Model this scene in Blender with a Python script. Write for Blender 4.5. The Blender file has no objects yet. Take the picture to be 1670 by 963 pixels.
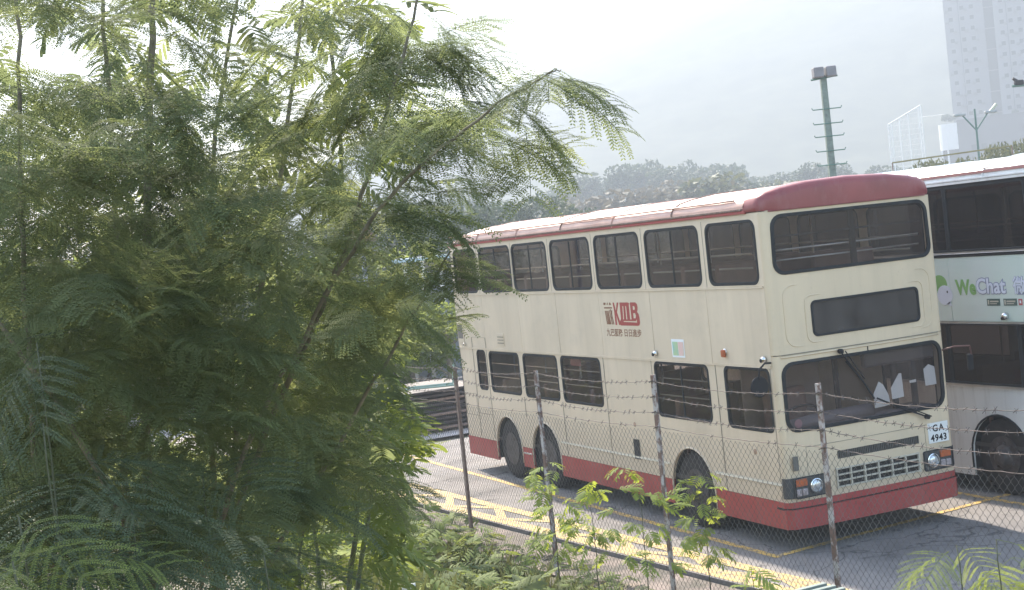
import bpy, bmesh, math, random
import numpy as np
from math import sin, cos, pi, radians as RD
from mathutils import Vector, Matrix
random.seed(7); RNG = np.random.default_rng(7)
S = bpy.context.scene
COL = S.collection
# ------------------------------------------------------------------ camera
W0, H0, F0 = 1670.0, 963.0, 2322.95
CAM = np.array([13.984, -10.587, 3.971])
YAW, PITCH, ROLL = -1.1597, -0.0359, -0.1062
fw = np.array([sin(YAW)*cos(PITCH), cos(YAW)*cos(PITCH), sin(PITCH)])
r0 = np.array([cos(YAW), -sin(YAW), 0.0]); u0 = np.cross(r0, fw)
rr_ = cos(ROLL)*r0 + sin(ROLL)*u0; uu_ = -sin(ROLL)*r0 + cos(ROLL)*u0
cd = bpy.data.cameras.new('camera'); cam = bpy.data.objects.new('camera', cd); COL.objects.link(cam)
cam.matrix_world = Matrix(((rr_[0], uu_[0], -fw[0], CAM[0]), (rr_[1], uu_[1], -fw[1], CAM[1]), (rr_[2], uu_[2], -fw[2], CAM[2]), (0, 0, 0, 1)))
cd.sensor_width = 36; cd.lens = F0/W0*36; cd.clip_start = 0.05; cd.clip_end = 5000
S.camera = cam
# ------------------------------------------------------------------ sky, sun, exposure
SUN_EL, SUN_AZ = RD(43), RD(-84.5)          # azimuth from +Y towards +X
wd = bpy.data.worlds.new('World'); S.world = wd; wd.use_nodes = True
nt = wd.node_tree; nt.nodes.clear()
sk = nt.nodes.new('ShaderNodeTexSky'); sk.sky_type = 'NISHITA'; sk.sun_disc = False
sk.sun_elevation = SUN_EL; sk.sun_rotation = SUN_AZ; sk.air_density = 1.3; sk.dust_density = 2.0; sk.ozone_density = 1.0
bg = nt.nodes.new('ShaderNodeBackground'); bg.inputs[1].default_value = 0.15
wo = nt.nodes.new('ShaderNodeOutputWorld')
nt.links.new(sk.outputs[0], bg.inputs[0]); nt.links.new(bg.outputs[0], wo.inputs[0])
sl = bpy.data.lights.new('sun', 'SUN'); sl.energy = 4.8; sl.angle = RD(1.2); sl.color = (1.0, 0.90, 0.77)
so = bpy.data.objects.new('sun', sl); COL.objects.link(so)
sdir = Vector((sin(SUN_AZ)*cos(SUN_EL), cos(SUN_AZ)*cos(SUN_EL), sin(SUN_EL)))
so.rotation_euler = (-sdir).to_track_quat('-Z', 'Y').to_euler(); so.location = (-20, 0, 40)
S.view_settings.view_transform = 'Standard'; S.view_settings.look = 'None'; S.view_settings.exposure = 1.88; S.view_settings.gamma = 1
cy = S.cycles; cy.max_bounces = 10; cy.diffuse_bounces = 7; cy.transparent_max_bounces = 16; cy.volume_bounces = 0; cy.transmission_bounces = 8
cy.sample_clamp_indirect = 6; cy.use_denoising = True; cy.caustics_reflective = False; cy.caustics_refractive = False
HAZE_DENSITY = 0.0018
# ------------------------------------------------------------------ helpers
def at(px, py, h):
    """world point seen at a photo pixel, h metres away along the ground"""
    d = fw + (px-W0/2)/F0*rr_ - (py-H0/2)/F0*uu_
    return CAM + d/np.hypot(d[0], d[1])*h
def onplane(px, py, ax, v):
    d = fw + (px-W0/2)/F0*rr_ - (py-H0/2)/F0*uu_
    return CAM + d*((v-CAM[ax])/d[ax])
MATS = {}
def mat(name, col, rough=0.6, metal=0.0, var=0.12, scale=3.0, bump=0.0, bscale=40.0, col2=None, transl=0.0, detail=6, spec=0.5, thr=None, stretch=None, coat=0.0, stain=None, low=None, cracks=0):
    if name in MATS: return MATS[name]
    m = bpy.data.materials.new(name); m.use_nodes = True; n = m.node_tree; N = n.nodes; L = n.links
    b = N['Principled BSDF']; out = N['Material Output']
    b.inputs['Roughness'].default_value = rough; b.inputs['Metallic'].default_value = metal
    b.inputs['Specular IOR Level'].default_value = spec; b.inputs['Coat Weight'].default_value = coat
    tc = N.new('ShaderNodeTexCoord'); src = tc.outputs['Object']
    if stretch:
        mp = N.new('ShaderNodeMapping'); mp.inputs['Scale'].default_value = stretch; L.new(src, mp.inputs[0]); src = mp.outputs[0]
    nz = N.new('ShaderNodeTexNoise'); nz.inputs['Scale'].default_value = scale; nz.inputs['Detail'].default_value = detail; nz.inputs['Roughness'].default_value = 0.62
    L.new(src, nz.inputs['Vector'])
    cr = N.new('ShaderNodeValToRGB'); e = cr.color_ramp.elements
    lo, hi = thr if thr else (0.3, 0.7)
    e[0].position = lo; e[1].position = hi
    c = np.array(col[:3]); c2 = np.array(col2[:3]) if col2 else c*(1-var*1.6)
    e[0].color = (*[float(x) for x in c2], 1); e[1].color = (*[float(min(1, x)) for x in (c if col2 else c*(1+var))], 1)
    L.new(nz.outputs['Fac'], cr.inputs[0]); colout = cr.outputs[0]
    for (ssc, sst, slo, shi, scol, samt) in (stain or ()):
        mp2 = N.new('ShaderNodeMapping'); mp2.inputs['Scale'].default_value = sst; mp2.inputs['Location'].default_value = (ssc, 3.1, 1.7); L.new(tc.outputs['Object'], mp2.inputs[0])
        n3 = N.new('ShaderNodeTexNoise'); n3.inputs['Scale'].default_value = ssc; n3.inputs['Detail'].default_value = 8; n3.inputs['Roughness'].default_value = 0.65; L.new(mp2.outputs[0], n3.inputs['Vector'])
        m3 = N.new('ShaderNodeMapRange'); m3.inputs[1].default_value = slo; m3.inputs[2].default_value = shi; m3.inputs[3].default_value = 0; m3.inputs[4].default_value = samt; L.new(n3.outputs['Fac'], m3.inputs[0])
        mc = N.new('ShaderNodeMix'); mc.data_type = 'RGBA'; L.new(m3.outputs[0], mc.inputs[0]); L.new(colout, mc.inputs[6]); mc.inputs[7].default_value = (*scol, 1); colout = mc.outputs[2]
    if low:
        sx = N.new('ShaderNodeSeparateXYZ'); L.new(tc.outputs['Object'], sx.inputs[0]); m4 = N.new('ShaderNodeMapRange'); m4.inputs[1].default_value = low[1]; m4.inputs[2].default_value = low[0]; m4.inputs[3].default_value = 0; m4.inputs[4].default_value = low[3]
        ad = N.new('ShaderNodeMath'); ad.operation = 'MULTIPLY_ADD'; L.new(nz.outputs['Fac'], ad.inputs[0]); ad.inputs[1].default_value = -.9; ad.inputs[2].default_value = .45; a2 = N.new('ShaderNodeMath'); L.new(sx.outputs['Z'], a2.inputs[0]); L.new(ad.outputs[0], a2.inputs[1]); L.new(a2.outputs[0], m4.inputs[0])
        mc = N.new('ShaderNodeMix'); mc.data_type = 'RGBA'; L.new(m4.outputs[0], mc.inputs[0]); L.new(colout, mc.inputs[6]); mc.inputs[7].default_value = (*low[2], 1); colout = mc.outputs[2]
    if cracks:
        vn = N.new('ShaderNodeTexVoronoi'); vn.feature = 'DISTANCE_TO_EDGE'; vn.inputs['Scale'].default_value = cracks
        n5 = N.new('ShaderNodeTexNoise'); n5.inputs['Scale'].default_value = 1.6; n5.inputs['Detail'].default_value = 6; L.new(tc.outputs['Object'], n5.inputs[0]); vm = N.new('ShaderNodeMix'); vm.data_type = 'RGBA'; vm.blend_type = 'ADD'; vm.inputs[0].default_value = .8; L.new(tc.outputs['Object'], vm.inputs[6]); L.new(n5.outputs['Color'], vm.inputs[7]); L.new(vm.outputs[2], vn.inputs['Vector'])
        m5 = N.new('ShaderNodeMapRange'); m5.inputs[1].default_value = .002; m5.inputs[2].default_value = .007; m5.inputs[3].default_value = .75; m5.inputs[4].default_value = 0; L.new(vn.outputs['Distance'], m5.inputs[0])
        mc = N.new('ShaderNodeMix'); mc.data_type = 'RGBA'; L.new(m5.outputs[0], mc.inputs[0]); L.new(colout, mc.inputs[6]); mc.inputs[7].default_value = (.03, .03, .03, 1); colout = mc.outputs[2]
    L.new(colout, b.inputs['Base Color'])
    if bump:
        n2 = N.new('ShaderNodeTexNoise'); n2.inputs['Scale'].default_value = bscale; n2.inputs['Detail'].default_value = 5; L.new(src, n2.inputs['Vector'])
        bp = N.new('ShaderNodeBump'); bp.inputs['Strength'].default_value = bump; bp.inputs['Distance'].default_value = 0.02
        L.new(n2.outputs['Fac'], bp.inputs['Height']); L.new(bp.outputs[0], b.inputs['Normal'])
    if transl:
        tr = N.new('ShaderNodeBsdfTranslucent'); mx = N.new('ShaderNodeMixShader'); mx.inputs[0].default_value = transl
        hs = N.new('ShaderNodeHueSaturation'); hs.inputs['Saturation'].default_value = 1.15; hs.inputs['Value'].default_value = 1.7; hs.inputs['Hue'].default_value = 0.475
        L.new(cr.outputs[0], hs.inputs['Color']); L.new(hs.outputs[0], tr.inputs['Color'])
        L.new(b.outputs[0], mx.inputs[1]); L.new(tr.outputs[0], mx.inputs[2]); L.new(mx.outputs[0], out.inputs[0])
    MATS[name] = m; return m
def glassmat(name, tint, dust=0.12, dustcol=(0.30, 0.27, 0.25)):
    if name in MATS: return MATS[name]
    m = bpy.data.materials.new(name); m.use_nodes = True; n = m.node_tree; N = n.nodes; L = n.links; N.clear()
    out = N.new('ShaderNodeOutputMaterial'); t = N.new('ShaderNodeBsdfTransparent'); t.inputs[0].default_value = (*tint, 1)
    g = N.new('ShaderNodeBsdfGlossy'); g.inputs['Roughness'].default_value = 0.03; fr = N.new('ShaderNodeFresnel'); fr.inputs[0].default_value = 1.35
    ge = N.new('ShaderNodeNewGeometry'); mf = N.new('ShaderNodeMath'); mf.operation = 'SUBTRACT'; mf.use_clamp = True; L.new(fr.outputs[0], mf.inputs[0]); L.new(ge.outputs['Backfacing'], mf.inputs[1])
    d = N.new('ShaderNodeBsdfDiffuse'); d.inputs[0].default_value = (*dustcol, 1)
    tc = N.new('ShaderNodeTexCoord'); nz = N.new('ShaderNodeTexNoise'); nz.inputs['Scale'].default_value = 2.5; nz.inputs['Detail'].default_value = 7; L.new(tc.outputs['Object'], nz.inputs[0])
    mr = N.new('ShaderNodeMapRange'); mr.inputs[1].default_value = 0.3; mr.inputs[2].default_value = 0.75; mr.inputs[3].default_value = dust*0.5; mr.inputs[4].default_value = dust*1.6
    L.new(nz.outputs['Fac'], mr.inputs[0])
    a = N.new('ShaderNodeMixShader'); b = N.new('ShaderNodeMixShader')
    L.new(mr.outputs[0], a.inputs[0]); L.new(t.outputs[0], a.inputs[1]); L.new(d.outputs[0], a.inputs[2])
    L.new(mf.outputs[0], b.inputs[0]); L.new(a.outputs[0], b.inputs[1]); L.new(g.outputs[0], b.inputs[2]); L.new(b.outputs[0], out.inputs[0])
    MATS[name] = m; return m
def link(name, me, material=None, parent=None, smooth=False):
    if material is not None and not me.materials: me.materials.append(material)
    o = bpy.data.objects.new(name, me); COL.objects.link(o)
    if parent is not None: o.parent = parent
    if smooth and len(me.polygons): me.polygons.foreach_set('use_smooth', [True]*len(me.polygons))
    return o
def tag(o, label=None, cat=None, group=None, kind=None):
    if label: o['label'] = label
    if cat: o['category'] = cat
    if group: o['group'] = group
    if kind: o['kind'] = kind
    return o
def empty(name, loc, label=None, cat=None, group=None, rz=0.0):
    o = bpy.data.objects.new(name, None); COL.objects.link(o); o.location = [float(v) for v in loc]; o.rotation_euler = (0, 0, rz); o.empty_display_size = 0.2
    return tag(o, label, cat, group)
def copytree(o, parent=None):
    c = o.copy(); COL.objects.link(c)
    if parent is not None: c.parent = parent
    for ch in list(o.children): copytree(ch, c)
    return c
class MB:
    """mesh builder"""
    def __init__(s): s.v = []; s.f = []
    def add(s, vs, fs):
        k = len(s.v); s.v += [tuple(float(c) for c in v) for v in vs]; s.f += [tuple(i+k for i in f) for f in fs]; return s
    def box(s, x0, y0, z0, x1, y1, z1, ch=0.0):
        if ch:
            bm = bmesh.new(); bmesh.ops.create_cube(bm, size=1)
            for v in bm.verts: v.co = ((x0+x1)/2+v.co.x*(x1-x0), (y0+y1)/2+v.co.y*(y1-y0), (z0+z1)/2+v.co.z*(z1-z0))
            bmesh.ops.bevel(bm, geom=bm.edges[:], offset=ch, segments=2, profile=0.5, affect='EDGES')
            bm.verts.index_update(); s.add([v.co[:] for v in bm.verts], [[v.index for v in f.verts] for f in bm.faces]); bm.free(); return s
        return s.add([(x0,y0,z0),(x1,y0,z0),(x1,y1,z0),(x0,y1,z0),(x0,y0,z1),(x1,y0,z1),(x1,y1,z1),(x0,y1,z1)],
                     [(0,3,2,1),(4,5,6,7),(0,1,5,4),(1,2,6,5),(2,3,7,6),(3,0,4,7)])
    def tube(s, pts, rad, n=6, caps=True):
        P = [np.array(p, float) for p in pts]; m = len(P)
        R = [rad]*m if np.isscalar(rad) else list(rad)
        rings = []; ref = np.array([0.3, 0.5, 0.8])
        for i in range(m):
            t = P[min(i+1, m-1)]-P[max(i-1, 0)]; t = t/(np.linalg.norm(t)+1e-9)
            if abs(t@ref) > 0.95: ref = np.array([0.8, -0.5, 0.1])
            a = np.cross(t, ref); a /= np.linalg.norm(a); b = np.cross(t, a)
            rings += [P[i]+R[i]*(cos(2*pi*j/n)*a+sin(2*pi*j/n)*b) for j in range(n)]
        fs = [(i*n+j, i*n+(j+1) % n, (i+1)*n+(j+1) % n, (i+1)*n+j) for i in range(m-1) for j in range(n)]
        if caps: fs += [tuple(range(n-1, -1, -1)), tuple((m-1)*n+j for j in range(n))]
        return s.add(rings, fs)
    def lathe(s, prof, c, axis='y', n=28, close=False):
        """prof: (radius, offset along axis)"""
        vs = []
        for (r, h) in prof:
            for j in range(n):
                a = 2*pi*j/n; p, q = r*cos(a), r*sin(a)
                vs.append((c[0]+p, c[1]+h, c[2]+q) if axis == 'y' else ((c[0]+h, c[1]+p, c[2]+q) if axis == 'x' else (c[0]+p, c[1]+q, c[2]+h)))
        m = len(prof)
        fs = [(i*n+j, i*n+(j+1) % n, (i+1)*n+(j+1) % n, (i+1)*n+j) for i in range(m-1) for j in range(n)]
        fs += [tuple(range(n)), tuple((m-1)*n+j for j in range(n))]
        return s.add(vs, fs)
    def mesh(s, name):
        me = bpy.data.meshes.new(name); me.from_pydata(s.v, [], s.f)
        bm = bmesh.new(); bm.from_mesh(me); bmesh.ops.recalc_face_normals(bm, faces=bm.faces); bm.to_mesh(me); bm.free(); return me
    def build(s, name, material, parent=None, smooth=False):
        return link(name, s.mesh(name), material, parent, smooth)
def fastmesh(name, V, Q):
    """V (n,3), Q (m,k) faces by numpy"""
    me = bpy.data.meshes.new(name); k = Q.shape[1]
    me.vertices.add(len(V)); me.vertices.foreach_set('co', V.astype(np.float32).ravel())
    me.loops.add(Q.size); me.loops.foreach_set('vertex_index', Q.astype(np.int32).ravel())
    me.polygons.add(len(Q)); me.polygons.foreach_set('loop_start', np.arange(0, Q.size, k, dtype=np.int32)); me.polygons.foreach_set('loop_total', np.full(len(Q), k, dtype=np.int32))
    me.update(calc_edges=True); return me
def rrect(u0, v0, u1, v1, r, n=5):
    P = []
    for cx, cy, a0 in ((u1-r, v1-r, 0), (u0+r, v1-r, pi/2), (u0+r, v0+r, pi), (u1-r, v0+r, 3*pi/2)):
        for i in range(n+1):
            a = a0+pi/2*i/n; P.append((cx+r*cos(a), cy+r*sin(a)))
    return P
def quadrr(tl, tr, br, bl, r, n=5):
    """rounded quad from 4 corners"""
    C = [np.array(c, float) for c in (tr, tl, bl, br)]; P = []
    for i in range(4):
        c = C[i]; a = C[i-1]-c; b = C[(i+1) % 4]-c; a = a/np.linalg.norm(a)*r; b = b/np.linalg.norm(b)*r
        for k in range(n+1):
            t = pi/2*k/n; q = c+a*(1-sin(t))+b*(1-cos(t)); P.append((q[0], q[1]))
    return P
def to_mesh(obj, name):
    bpy.context.view_layer.update()
    me = bpy.data.meshes.new_from_object(obj.evaluated_get(bpy.context.evaluated_depsgraph_get()))
    me.name = name; d = obj.data; bpy.data.objects.remove(obj); bpy.data.curves.remove(d); return me
def xform(me, plane, off):
    n = len(me.vertices); c = np.empty(n*3, np.float32); me.vertices.foreach_get('co', c); c = c.reshape(-1, 3); o = np.empty_like(c)
    if plane == 'side': o[:, 0] = c[:, 0]; o[:, 1] = off-c[:, 2]; o[:, 2] = c[:, 1]
    elif plane == 'far': o[:, 0] = c[:, 0]; o[:, 1] = off+c[:, 2]; o[:, 2] = c[:, 1]
    elif plane == 'front': o[:, 0] = off+c[:, 2]; o[:, 1] = c[:, 0]; o[:, 2] = c[:, 1]
    else: o[:, 0] = c[:, 0]; o[:, 1] = c[:, 1]; o[:, 2] = off+c[:, 2]
    me.vertices.foreach_set('co', o.ravel()); me.update(); return me
def plate(name, outline, holes, plane, off, thick, material, parent=None, bevel=0.0):
    """flat plate with holes; outer face lies at off, thickness goes inward"""
    c = bpy.data.curves.new('c', 'CURVE'); c.dimensions = '2D'; c.fill_mode = 'BOTH'; c.extrude = thick/2-bevel; c.bevel_depth = bevel; c.bevel_resolution = 1
    if bevel: c.offset = -bevel
    for P in [outline]+list(holes):
        sp = c.splines.new('POLY'); sp.points.add(len(P)-1); sp.use_cyclic_u = True
        for i, (a, b) in enumerate(P): sp.points[i].co = (a, b, 0, 1)
    o = bpy.data.objects.new('c', c); COL.objects.link(o)
    me = to_mesh(o, name); xform(me, plane, off+(thick/2 if plane in ('side',) else -thick/2))
    me.materials.clear()
    return link(name, me, material, parent)
def text(name, body, x, z, size, plane, off, material, parent=None, sx=1.0, align='LEFT', bold=0.0, shear=0.0, depth=0.0015, space=1.0):
    c = bpy.data.curves.new('t', 'FONT'); c.body = body; c.size = size; c.offset = bold; c.extrude = depth; c.align_x = align; c.shear = shear; c.space_character = space; c.resolution_u = 3
    o = bpy.data.objects.new('t', c); COL.objects.link(o); me = to_mesh(o, name)
    n = len(me.vertices); co = np.empty(n*3, np.float32); me.vertices.foreach_get('co', co); co = co.reshape(-1, 3)
    co[:, 0] = co[:, 0]*sx+x; co[:, 1] += z; me.vertices.foreach_set('co', co.ravel()); xform(me, plane, off); me.materials.clear()
    return link(name, me, material, parent)
def poly(name, polys, plane, off, material, parent=None, thick=0.003):
    mb = MB()
    for P in polys:
        n = len(P)
        for w in (0, 1): pass
        V = [(a, b, 0.0) for a, b in P]+[(a, b, thick) for a, b in P]
        mb.add(V, [tuple(range(n))[::-1], tuple(range(n, 2*n))]+[(i, (i+1) % n, n+(i+1) % n, n+i) for i in range(n)])
    me = mb.mesh(name); xform(me, plane, off); return link(name, me, material, parent)
# ------------------------------------------------------------------ materials
M_cream = mat('cream_paint', (0.655, 0.53, 0.37), 0.38, var=0.05, scale=1.3, bump=0.10, bscale=2.2, stretch=(1, 1, 0.35), stain=[(3.0, (2.6, 2.6, .12), .50, .80, (.36, .29, .20), .22), (1.1, (1, 1, 1.6), .52, .75, (.42, .36, .27), .35), (26.0, (1, 1, 1), .66, .74, (.25, .15, .08), .5)], low=(.45, 1.3, (.34, .29, .22), .45))
M_cream2 = mat('cream_paint_side', (0.66, 0.545, 0.405), 0.42, var=0.07, scale=1.6, bump=0.12, bscale=2.2, stretch=(1, 1, 0.3), stain=[(3.0, (2.6, 2.6, .12), .50, .80, (.36, .29, .20), .22), (1.1, (1, 1, 1.6), .52, .75, (.42, .36, .27), .35), (26.0, (1, 1, 1), .66, .74, (.25, .15, .08), .5)], low=(.45, 1.3, (.34, .29, .22), .45))
M_red = mat('faded_red_paint', (0.35, 0.036, 0.034), 0.5, var=0.10, scale=2.0, bump=0.10, bscale=3, stain=[(3.0, (2.4, 2.4, .3), .50, .78, (.22, .10, .08), .5), (20.0, (1, 1, 1), .64, .74, (.10, .05, .04), .6)], low=(.25, .75, (.17, .11, .09), .18))
M_dome = mat('faded_red_dome', (0.25, 0.048, 0.048), 0.36, var=0.12, scale=2.0, bump=0.08, bscale=3, stain=[(3.0, (2, 2, 1), .5, .8, (.34, .16, .15), .4)])
M_roofred = mat('faded_red_roof_sheen', (0.62, 0.40, 0.33), 0.42, var=0.14, scale=1.8, bump=0.12, bscale=6, col2=(0.46, 0.26, 0.20))  # faded red, lightened further: the backlit sheen is put into the colour
M_white = mat('white_paint', (0.72, 0.73, 0.72), 0.35, var=0.06, scale=1.5, stretch=(1, 1, 0.3), stain=[(3.0, (2.4, 2.4, .2), .50, .8, (.30, .29, .27), .5)])
M_mint = mat('pale_green_vinyl', (0.56, 0.67, 0.585), 0.35, var=0.08, scale=1.1, col2=(0.64, 0.69, 0.66))
M_rub = mat('black_rubber', (0.020, 0.022, 0.024), 0.7, var=0.2, scale=6, spec=0.25)
M_tyre = mat('dusty_tyre', (0.028, 0.026, 0.026), 0.85, var=0.3, scale=5, col2=(0.05, 0.045, 0.042), spec=0.2)
M_black = mat('black_paint', (0.016, 0.016, 0.018), 0.7, var=0.2, spec=0.25)
M_under = mat('underbody', (0.03, 0.028, 0.026), 0.9, var=0.3)
M_lining = mat('interior_lining', (0.40, 0.33, 0.28), 0.7, var=0.15)
M_rail = mat('cream_rail', (.40, .36, .30), .4, var=.1)
M_floor = mat('interior_floor', (0.06, 0.055, 0.05), 0.8)
M_seat = mat('seat_vinyl', (0.20, 0.115, 0.09), 0.6, var=0.2)
M_steel = mat('brushed_steel', (0.55, 0.55, 0.55), 0.35, 0.8)
M_chrome = mat('chrome_bezel', (0.7, 0.7, 0.7), 0.15, 1.0, var=0.03)
M_silver = mat('silver_grille', (0.47, 0.43, 0.35), 0.6, 0.0, var=0.1)
M_lampglass = mat('lamp_glass', (0.62, 0.64, 0.66), 0.08, 0.6, var=0.25, scale=30)
M_amber = mat('amber_lens', (0.42, 0.10, 0.03), 0.3, var=0.15, scale=30)
M_smoke = mat('clear_lens', (0.35, 0.30, 0.30), 0.2, var=0.2, scale=30)
M_paper = mat('white_paper', (0.80, 0.82, 0.84), 0.7, var=0.03)
M_dash = mat('dashboard', (0.17, 0.155, 0.175), 0.6, var=0.1)
M_plate = mat('number_plate', (0.72, 0.73, 0.72), 0.4, var=0.03)
M_seam = mat('seam_sealant', (0.24, 0.21, 0.16), 0.8, var=0.2)
M_rust = mat('rusty_white_paint', (0.44, 0.40, 0.38), 0.75, scale=8, col2=(0.17, 0.10, 0.075), thr=(0.46, 0.56), bump=0.3, bscale=60)
M_rust2 = mat('rusty_brown_iron', (0.30, 0.22, 0.18), 0.85, scale=12, col2=(0.15, 0.09, 0.07), bump=0.3, bscale=60)
M_wire = mat('galvanised_wire', (0.16, 0.15, 0.14), 0.6, 0.4, var=0.3)
M_barb = mat('rusty_barbed_wire', (0.15, 0.12, 0.105), 0.8, 0.2, var=0.3)
M_glass = glassmat('side_glass', (0.82, 0.79, 0.77), 0.06, (0.22, 0.18, 0.16))
M_glassf = glassmat('windscreen_glass', (0.86, 0.84, 0.83), 0.06, (0.26, 0.21, 0.19))
M_glassd = glassmat('dark_glass', (0.40, 0.37, 0.36), 0.05, (0.20, 0.16, 0.15))
M_asph = mat('asphalt', (0.235, 0.215, 0.20), 0.9, scale=1.2, col2=(0.165, 0.152, 0.145), bump=0.45, bscale=70, detail=12, stain=[(.55, (1, 1, 1), .50, .66, (.07, .065, .065), .55), (2.6, (1, 1, 1), .60, .68, (.035, .033, .033), .7), (.9, (.25, 2.6, 1), .54, .66, (.12, .11, .10), .6)], cracks=.42)
M_conc = mat('rough_concrete', (0.22, 0.175, 0.15), 0.9, scale=2.2, col2=(0.085, 0.075, 0.06), thr=(.4,.6), stain=[(1.4, (1, 1, 1), .5, .62, (.045, .045, .03), .7)], bump=0.4, bscale=30, detail=10)
M_yel = mat('worn_yellow_paint', (0.56, 0.36, 0.09), 0.75, scale=9, col2=(0.26, 0.20, 0.12), thr=(0.42, 0.54), bump=0.2, bscale=50, detail=10)
M_yel2 = mat('bright_yellow_paint', (0.52, 0.36, 0.12), 0.75, scale=11, col2=(0.25, 0.20, 0.135), thr=(0.43, 0.55), bump=0.2, bscale=50, detail=10)
M_dirt = mat('dry_soil', (0.20, 0.165, 0.13), 0.95, scale=0.8, col2=(0.07, 0.085, 0.04), bump=0.5, bscale=12, detail=12)
M_hill = mat('wooded_hillside', (0.050, 0.062, 0.035), 0.95, scale=0.12, col2=(0.02, 0.032, 0.02), thr=(.38,.66), bump=1.0, bscale=0.2, detail=12)
M_bark = mat('grey_brown_bark', (0.20, 0.17, 0.115), 0.9, var=0.3, scale=14, bump=0.3, bscale=60)
M_stemg = mat('green_stem', (0.09, 0.095, 0.05), 0.7, var=0.2, scale=14)
M_leaf = mat('feathery_leaf', (0.185, 0.215, 0.095), 0.8, scale=1.6, col2=(0.100, 0.135, 0.075), transl=0.55, spec=.2)
M_leafy = mat('yellow_green_leaf', (0.18, 0.225, 0.065), 0.7, scale=2.5, col2=(0.11, 0.15, 0.05), transl=0.42, spec=.2)
M_leafblue = mat('blue_green_leaf', (0.095, 0.125, 0.062), 0.7, scale=2.5, col2=(0.055, 0.08, 0.045), transl=0.35, spec=.3)
M_lime = mat('lime_leaf', (0.25, 0.31, 0.07), 0.7, scale=6, col2=(0.13, 0.18, 0.05), transl=0.45, spec=.2)
M_leafd = mat('far_leaf_dark', (0.060, 0.085, 0.045), 0.7, scale=0.4, col2=(0.040, 0.06, 0.035), transl=0.25)
M_leafo = mat('far_leaf_olive', (0.11, 0.12, 0.05), 0.7, scale=0.5, col2=(0.06, 0.075, 0.035), transl=0.25)
M_leafb = mat('far_leaf_brownish', (0.115, 0.10, 0.062), 0.7, scale=0.5, col2=(0.07, 0.07, 0.042), transl=0.25)

# ------------------------------------------------------------------ the ground
def nz2(x, y, s, seed=0):
    from mathutils import noise
    return noise.fractal(Vector((x*s+seed, y*s-seed, seed*0.7)), 0.9, 2.1, 5)
VD = np.array([-0.917, 0.399]); LD = np.array([0.399, 0.917])     # along the view, and across it
def ground_z(x, y):
    z = 0.0
    ye = y-0.0523*(x+3.86)
    if ye < -4.5:                                # railway embankment the photograph was taken from
        t = min(1, (-4.5-ye)/4.2); z = 1.65*t*t*(3-2*t)
        z += 0.10*nz2(x, y, 0.5)*min(1, t*3)
    elif ye < -3.2 or x < -13: z = 0.04
    d = (x-CAM[0])*VD[0]+(y-CAM[1])*VD[1]; s = (x-CAM[0])*LD[0]+(y-CAM[1])*LD[1]
    if d > 130 and ye > -4.5:                             # low wooded hill
        c = math.exp(-((d-245)/55.0)**2); z += c*(5.5+3.5*math.exp(-((s-26)/24)**2)-2.0*math.exp(-((s-42)/8)**2)+1.4*nz2(x, y, 0.02))
    return z
def mount_z(s, d):
    z, x, y = mount_q(s/.8, d/.8); return z*.8, CAM[0]+VD[0]*d+LD[0]*s, CAM[1]+VD[1]*d+LD[1]*s
def mount_q(s, d):
    ridge = 150+0.22*(s-80)+(34 if s > 60 else 0)*min(1, (s-60)/120)
    ridge = max(8, min(205, 1.0*ridge if s > -400 else 10)) if s > -600 else 8
    ridge = max(6, 100+0.30*s) if s < 330 else 214
    ridge = min(ridge, 205)
    t = (d-470)/430.0
    if t <= 0: p = 0
    elif t < 1: p = t*t*(3-2*t)*0.35+0.65*t
    else: p = max(0, 1-(t-1)*0.5)
    x, y = CAM[0]+VD[0]*d+LD[0]*s, CAM[1]+VD[1]*d+LD[1]*s
    q = min(1, max(0, p*4)); gl_ = abs(nz2(s/1.0, d*.35, 0.016, 9)); return ridge*p*(1+0.03*nz2(x, y, 0.006, 3))+1.5*nz2(x, y, 0.08, 5)*q, x, y
def grid_obj(name, xs, ys, fz, material, label=None):
    V = [(x, y, fz(x, y)) for y in ys for x in xs]; nx = len(xs)
    F = [(j*nx+i, j*nx+i+1, (j+1)*nx+i+1, (j+1)*nx+i) for j in range(len(ys)-1) for i in range(nx-1)]
    mb = MB(); mb.v = V; mb.f = F; o = mb.build(name, material, smooth=True); tag(o, kind='structure'); return o
def spaced(a, b, marks):
    return sorted(set([float(v) for v in np.concatenate([np.arange(*m) for m in marks])]+[a, b]))
xs = spaced(-1150, 90, [(-1140, -340, 60), (-340, -40, 8), (-40, -16, 2), (-16, 22, 0.6), (22, 90, 10)])
ys = spaced(-700, 1000, [(-690, -40, 60), (-40, -14, 3), (-14, -3, 0.25), (-3, 40, 4), (40, 240, 8), (240, 1000, 60)])
grid_obj('ground', xs, ys, lambda x, y: ground_z(x, y)-0.16, M_dirt)
# mountain
SS = np.linspace(-560, 560, 180); DD = np.linspace(370, 900, 90)
mv = []
for d in DD:
    for s in SS:
        z, x, y = mount_z(s, d); mv.append((x, y, z-0.4))
mb = MB(); mb.v = mv; n_ = len(SS); mb.f = [(j*n_+i, j*n_+i+1, (j+1)*n_+i+1, (j+1)*n_+i) for j in range(len(DD)-1) for i in range(n_-1)]
tag(mb.build('mountain', M_hill, smooth=True), kind='structure')
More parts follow.
